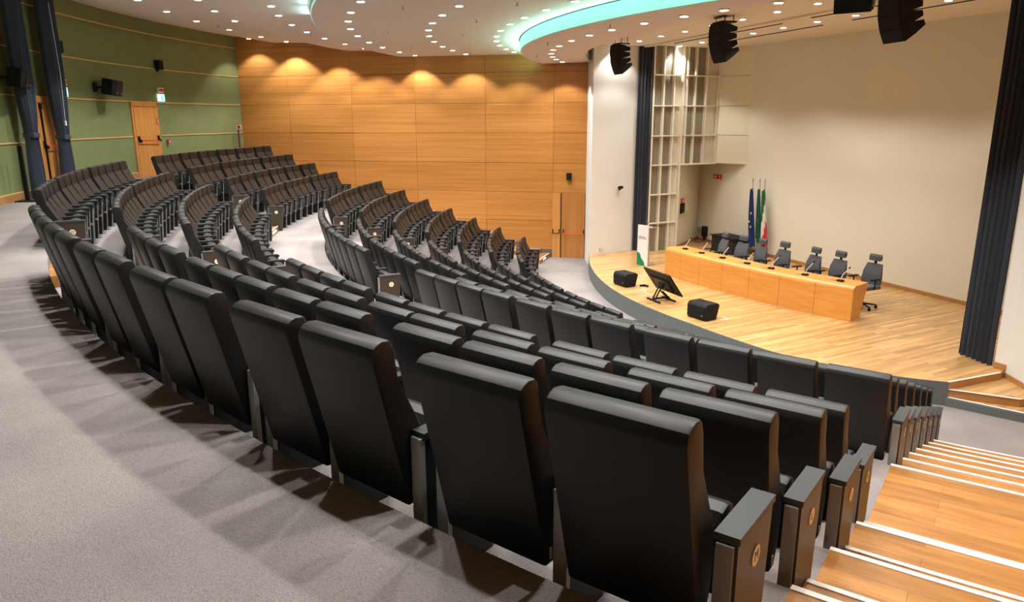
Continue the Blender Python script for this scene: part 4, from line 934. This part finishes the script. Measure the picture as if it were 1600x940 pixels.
def exit_sign(label, c):
    p = P(23.36, c, 0.70); t = thing('exit_sign', label, 'exit sign', p, -rad(c))
    bm = B(); box(bm, (0, 0.04, 0.14), (0.27, 0.07, 0.13), bev=0.008); box(bm, (0, 0.078, 0.14), (0.22, 0.004, 0.08), mi=1); obj('alarm_panel', bm, [M['whitep'], M['red']], t)
    bm = B(); box(bm, (0, 0.04, -0.07), (0.27, 0.06, 0.20)); obj('housing', bm, M['exit_white'], t)
    bm = B(); box(bm, (-0.04, 0.072, -0.07), (0.16, 0.004, 0.16)); obj('green_panel', bm, M['exit_green'], t)
    bm = B(); F3 = Matrix(((-1, 0, 0, 0), (0, 0, 1, 0.076), (0, 1, 0, -0.07), (0, 0, 0, 1)))
    cyl(bm, (-0.03, 0.074, -0.02), (-0.03, 0.078, -0.02), 0.012, 10)
    for a, b in (((0.03, -0.03), (0.04, -0.08)), ((0.03, -0.04), (-0.0, -0.055)), ((0.03, -0.045), (0.07, -0.06)), ((0.04, -0.08), (0.07, -0.11)), ((0.04, -0.08), (0.01, -0.12))):
        cyl(bm, (-a[0], 0.076, a[1]), (-b[0], 0.076, b[1]), 0.006, 6)
    box(bm, (-0.095, 0.076, -0.07), (0.03, 0.003, 0.12)); obj('running_figure', bm, M['exit_white'], t)
exit_sign('green lit emergency exit sign on the green wall above the right of the open door', 83.2)
exit_sign('green lit emergency exit sign partly hidden behind the right door curtain', 71.75)
# call point, extinguisher and its sign post, belt post
p = P(23.36, 83.6, -0.60); t = thing('fire_call_point', 'small red fire alarm call point on the green wall right of the door', 'call point', p, -rad(83.6))
bm = B(); box(bm, (0, 0.03, 0), (0.11, 0.05, 0.12), bev=0.008); obj('case', bm, M['red'], t)
bm = B(); box(bm, (0, 0.057, 0), (0.05, 0.004, 0.05)); obj('press_glass', bm, M['whitep'], t)
t = thing('fire_extinguisher', 'red fire extinguisher below a sign pole in the corner of green and wood walls', 'fire extinguisher', (-23.05, 1.12, TOPZ))
bm = B(); cyl(bm, (0, 0, 0), (0, 0, 0.42), 0.085, 20); cyl(bm, (0, 0, 0.42), (0, 0, 0.50), 0.085, 20, 0.03); obj('cylinder', bm, M['red'], t, smooth=True)
bm = B(); cyl(bm, (0, 0, 0.50), (0, 0, 0.56), 0.02, 10); box(bm, (0.04, 0, 0.57), (0.16, 0.03, 0.03)); tube(bm, [(-0.03, 0, 0.55), (-0.12, 0, 0.50), (-0.12, -0.02, 0.25), (-0.09, -0.03, 0.12)], 0.012, 8); obj('valve_and_hose', bm, M['black'], t)
bm = B(); box(bm, (0, 0, -0.02), (0.24, 0.24, 0.03)); obj('stand_base', bm, M['blackm'], t)
t.location.z += 0.04
t = thing('sign_pole', 'thin dark red pole with a small extinguisher sign standing in the wall corner', 'sign', (-23.15, 0.92, TOPZ))
bm = B(); box(bm, (0, 0, 0.70), (0.04, 0.04, 1.4)); box(bm, (0, 0, 0.01), (0.26, 0.26, 0.02)); obj('pole', bm, plain('dark_red', (0.16, 0.03, 0.03), 0.5), t)
bm = B(); box(bm, (0.06, -0.03, 1.30), (0.15, 0.012, 0.15), rz=0.15); obj('sign_plate', bm, M['whitep'], t)
bm = B(); box(bm, (0.06, -0.042, 1.30), (0.10, 0.006, 0.10), rz=0.15); obj('symbol', bm, M['red'], t)
t = thing('barrier_post', 'slim black belt barrier post standing in front of the green wall at the far left', 'post', (P(23.1, 64.6).x, P(23.1, 64.6).y, TOPZ), rad(20))
bm = B(); box(bm, (0, 0, 0.54), (0.075, 0.05, 1.06), bev=0.006); obj('post', bm, M['black'], t)
bm = B(); box(bm, (0, 0, 0.012), (0.36, 0.30, 0.022), bev=0.005); obj('foot', bm, M['black'], t)
# pier details
t = thing('security_camera', 'small black security camera on the white pier left of the stage curtain', 'security camera', (-10.31, 0.69, -2.03), rad(39))
bm = B(); box(bm, (0, -0.02, 0.03), (0.10, 0.04, 0.06)); tube(bm, [(0, -0.02, 0.03), (0, -0.12, 0.03)], 0.018, 8); obj('bracket', bm, M['whitep'], t)
bm = B(); cyl(bm, (-0.09, -0.14, 0.03), (0.05, -0.13, 0.03), 0.045, 12); cyl(bm, (-0.05, -0.14, 0.03), (-0.05, -0.14, -0.05), 0.035, 12, 0.03); obj('camera_body', bm, M['black'], t)
t = thing('wall_socket', 'round grey cable ring low on the white pier above the stage floor', 'socket', (-10.77, 0.33, -3.86), rad(39))
bm = B(); cyl(bm, (0, -0.002, 0), (0, -0.02, 0), 0.045, 16); obj('ring', bm, M['steel'], t)
bm = B(); cyl(bm, (0, -0.02, 0), (0, -0.024, 0), 0.032, 16); obj('insert', bm, M['whitep'], t)
# tiny sprinkler heads
SPK = [(21.0, 81.0), (18.3, 79.0), (16.0, 57.0), (16.0, 71.0), (16.0, 84.0), (14.3, 52.5), (14.3, 62.0), (14.3, 72.0), (14.3, 86.0), (12.5, 52.0), (12.5, 67.0), (12.5, 82.0)]
bm = B(); cyl(bm, (0, 0, -0.05), (0, 0, 0), 0.012, 8); cyl(bm, (0, 0, -0.06), (0, 0, -0.05), 0.022, 10); s0 = obj('ceiling_sprinkler', bm, M['brass'])
PL = ['over the far block near the green wall', 'over the far block second band', 'above the middle seats', 'above the far aisle', 'near the wood wall, fourth band', 'near the cyan cove, right', 'near the cyan cove, middle', 'near the cyan cove, left', 'close to the wood wall and cove', 'on the lowest band, right', 'on the lowest band, middle', 'on the lowest band, left']
for i, (R, c) in enumerate(SPK):
    s = s0 if i == 0 else s0.copy()
    if i: COL.objects.link(s)
    s.location = P(R, c, (1.65 if R < 12.8 else ceil_z(R)) + 0.002); tag(s, 'tiny ceiling sprinkler head ' + PL[i], 'sprinkler', 'sprinkler heads in the ceiling')
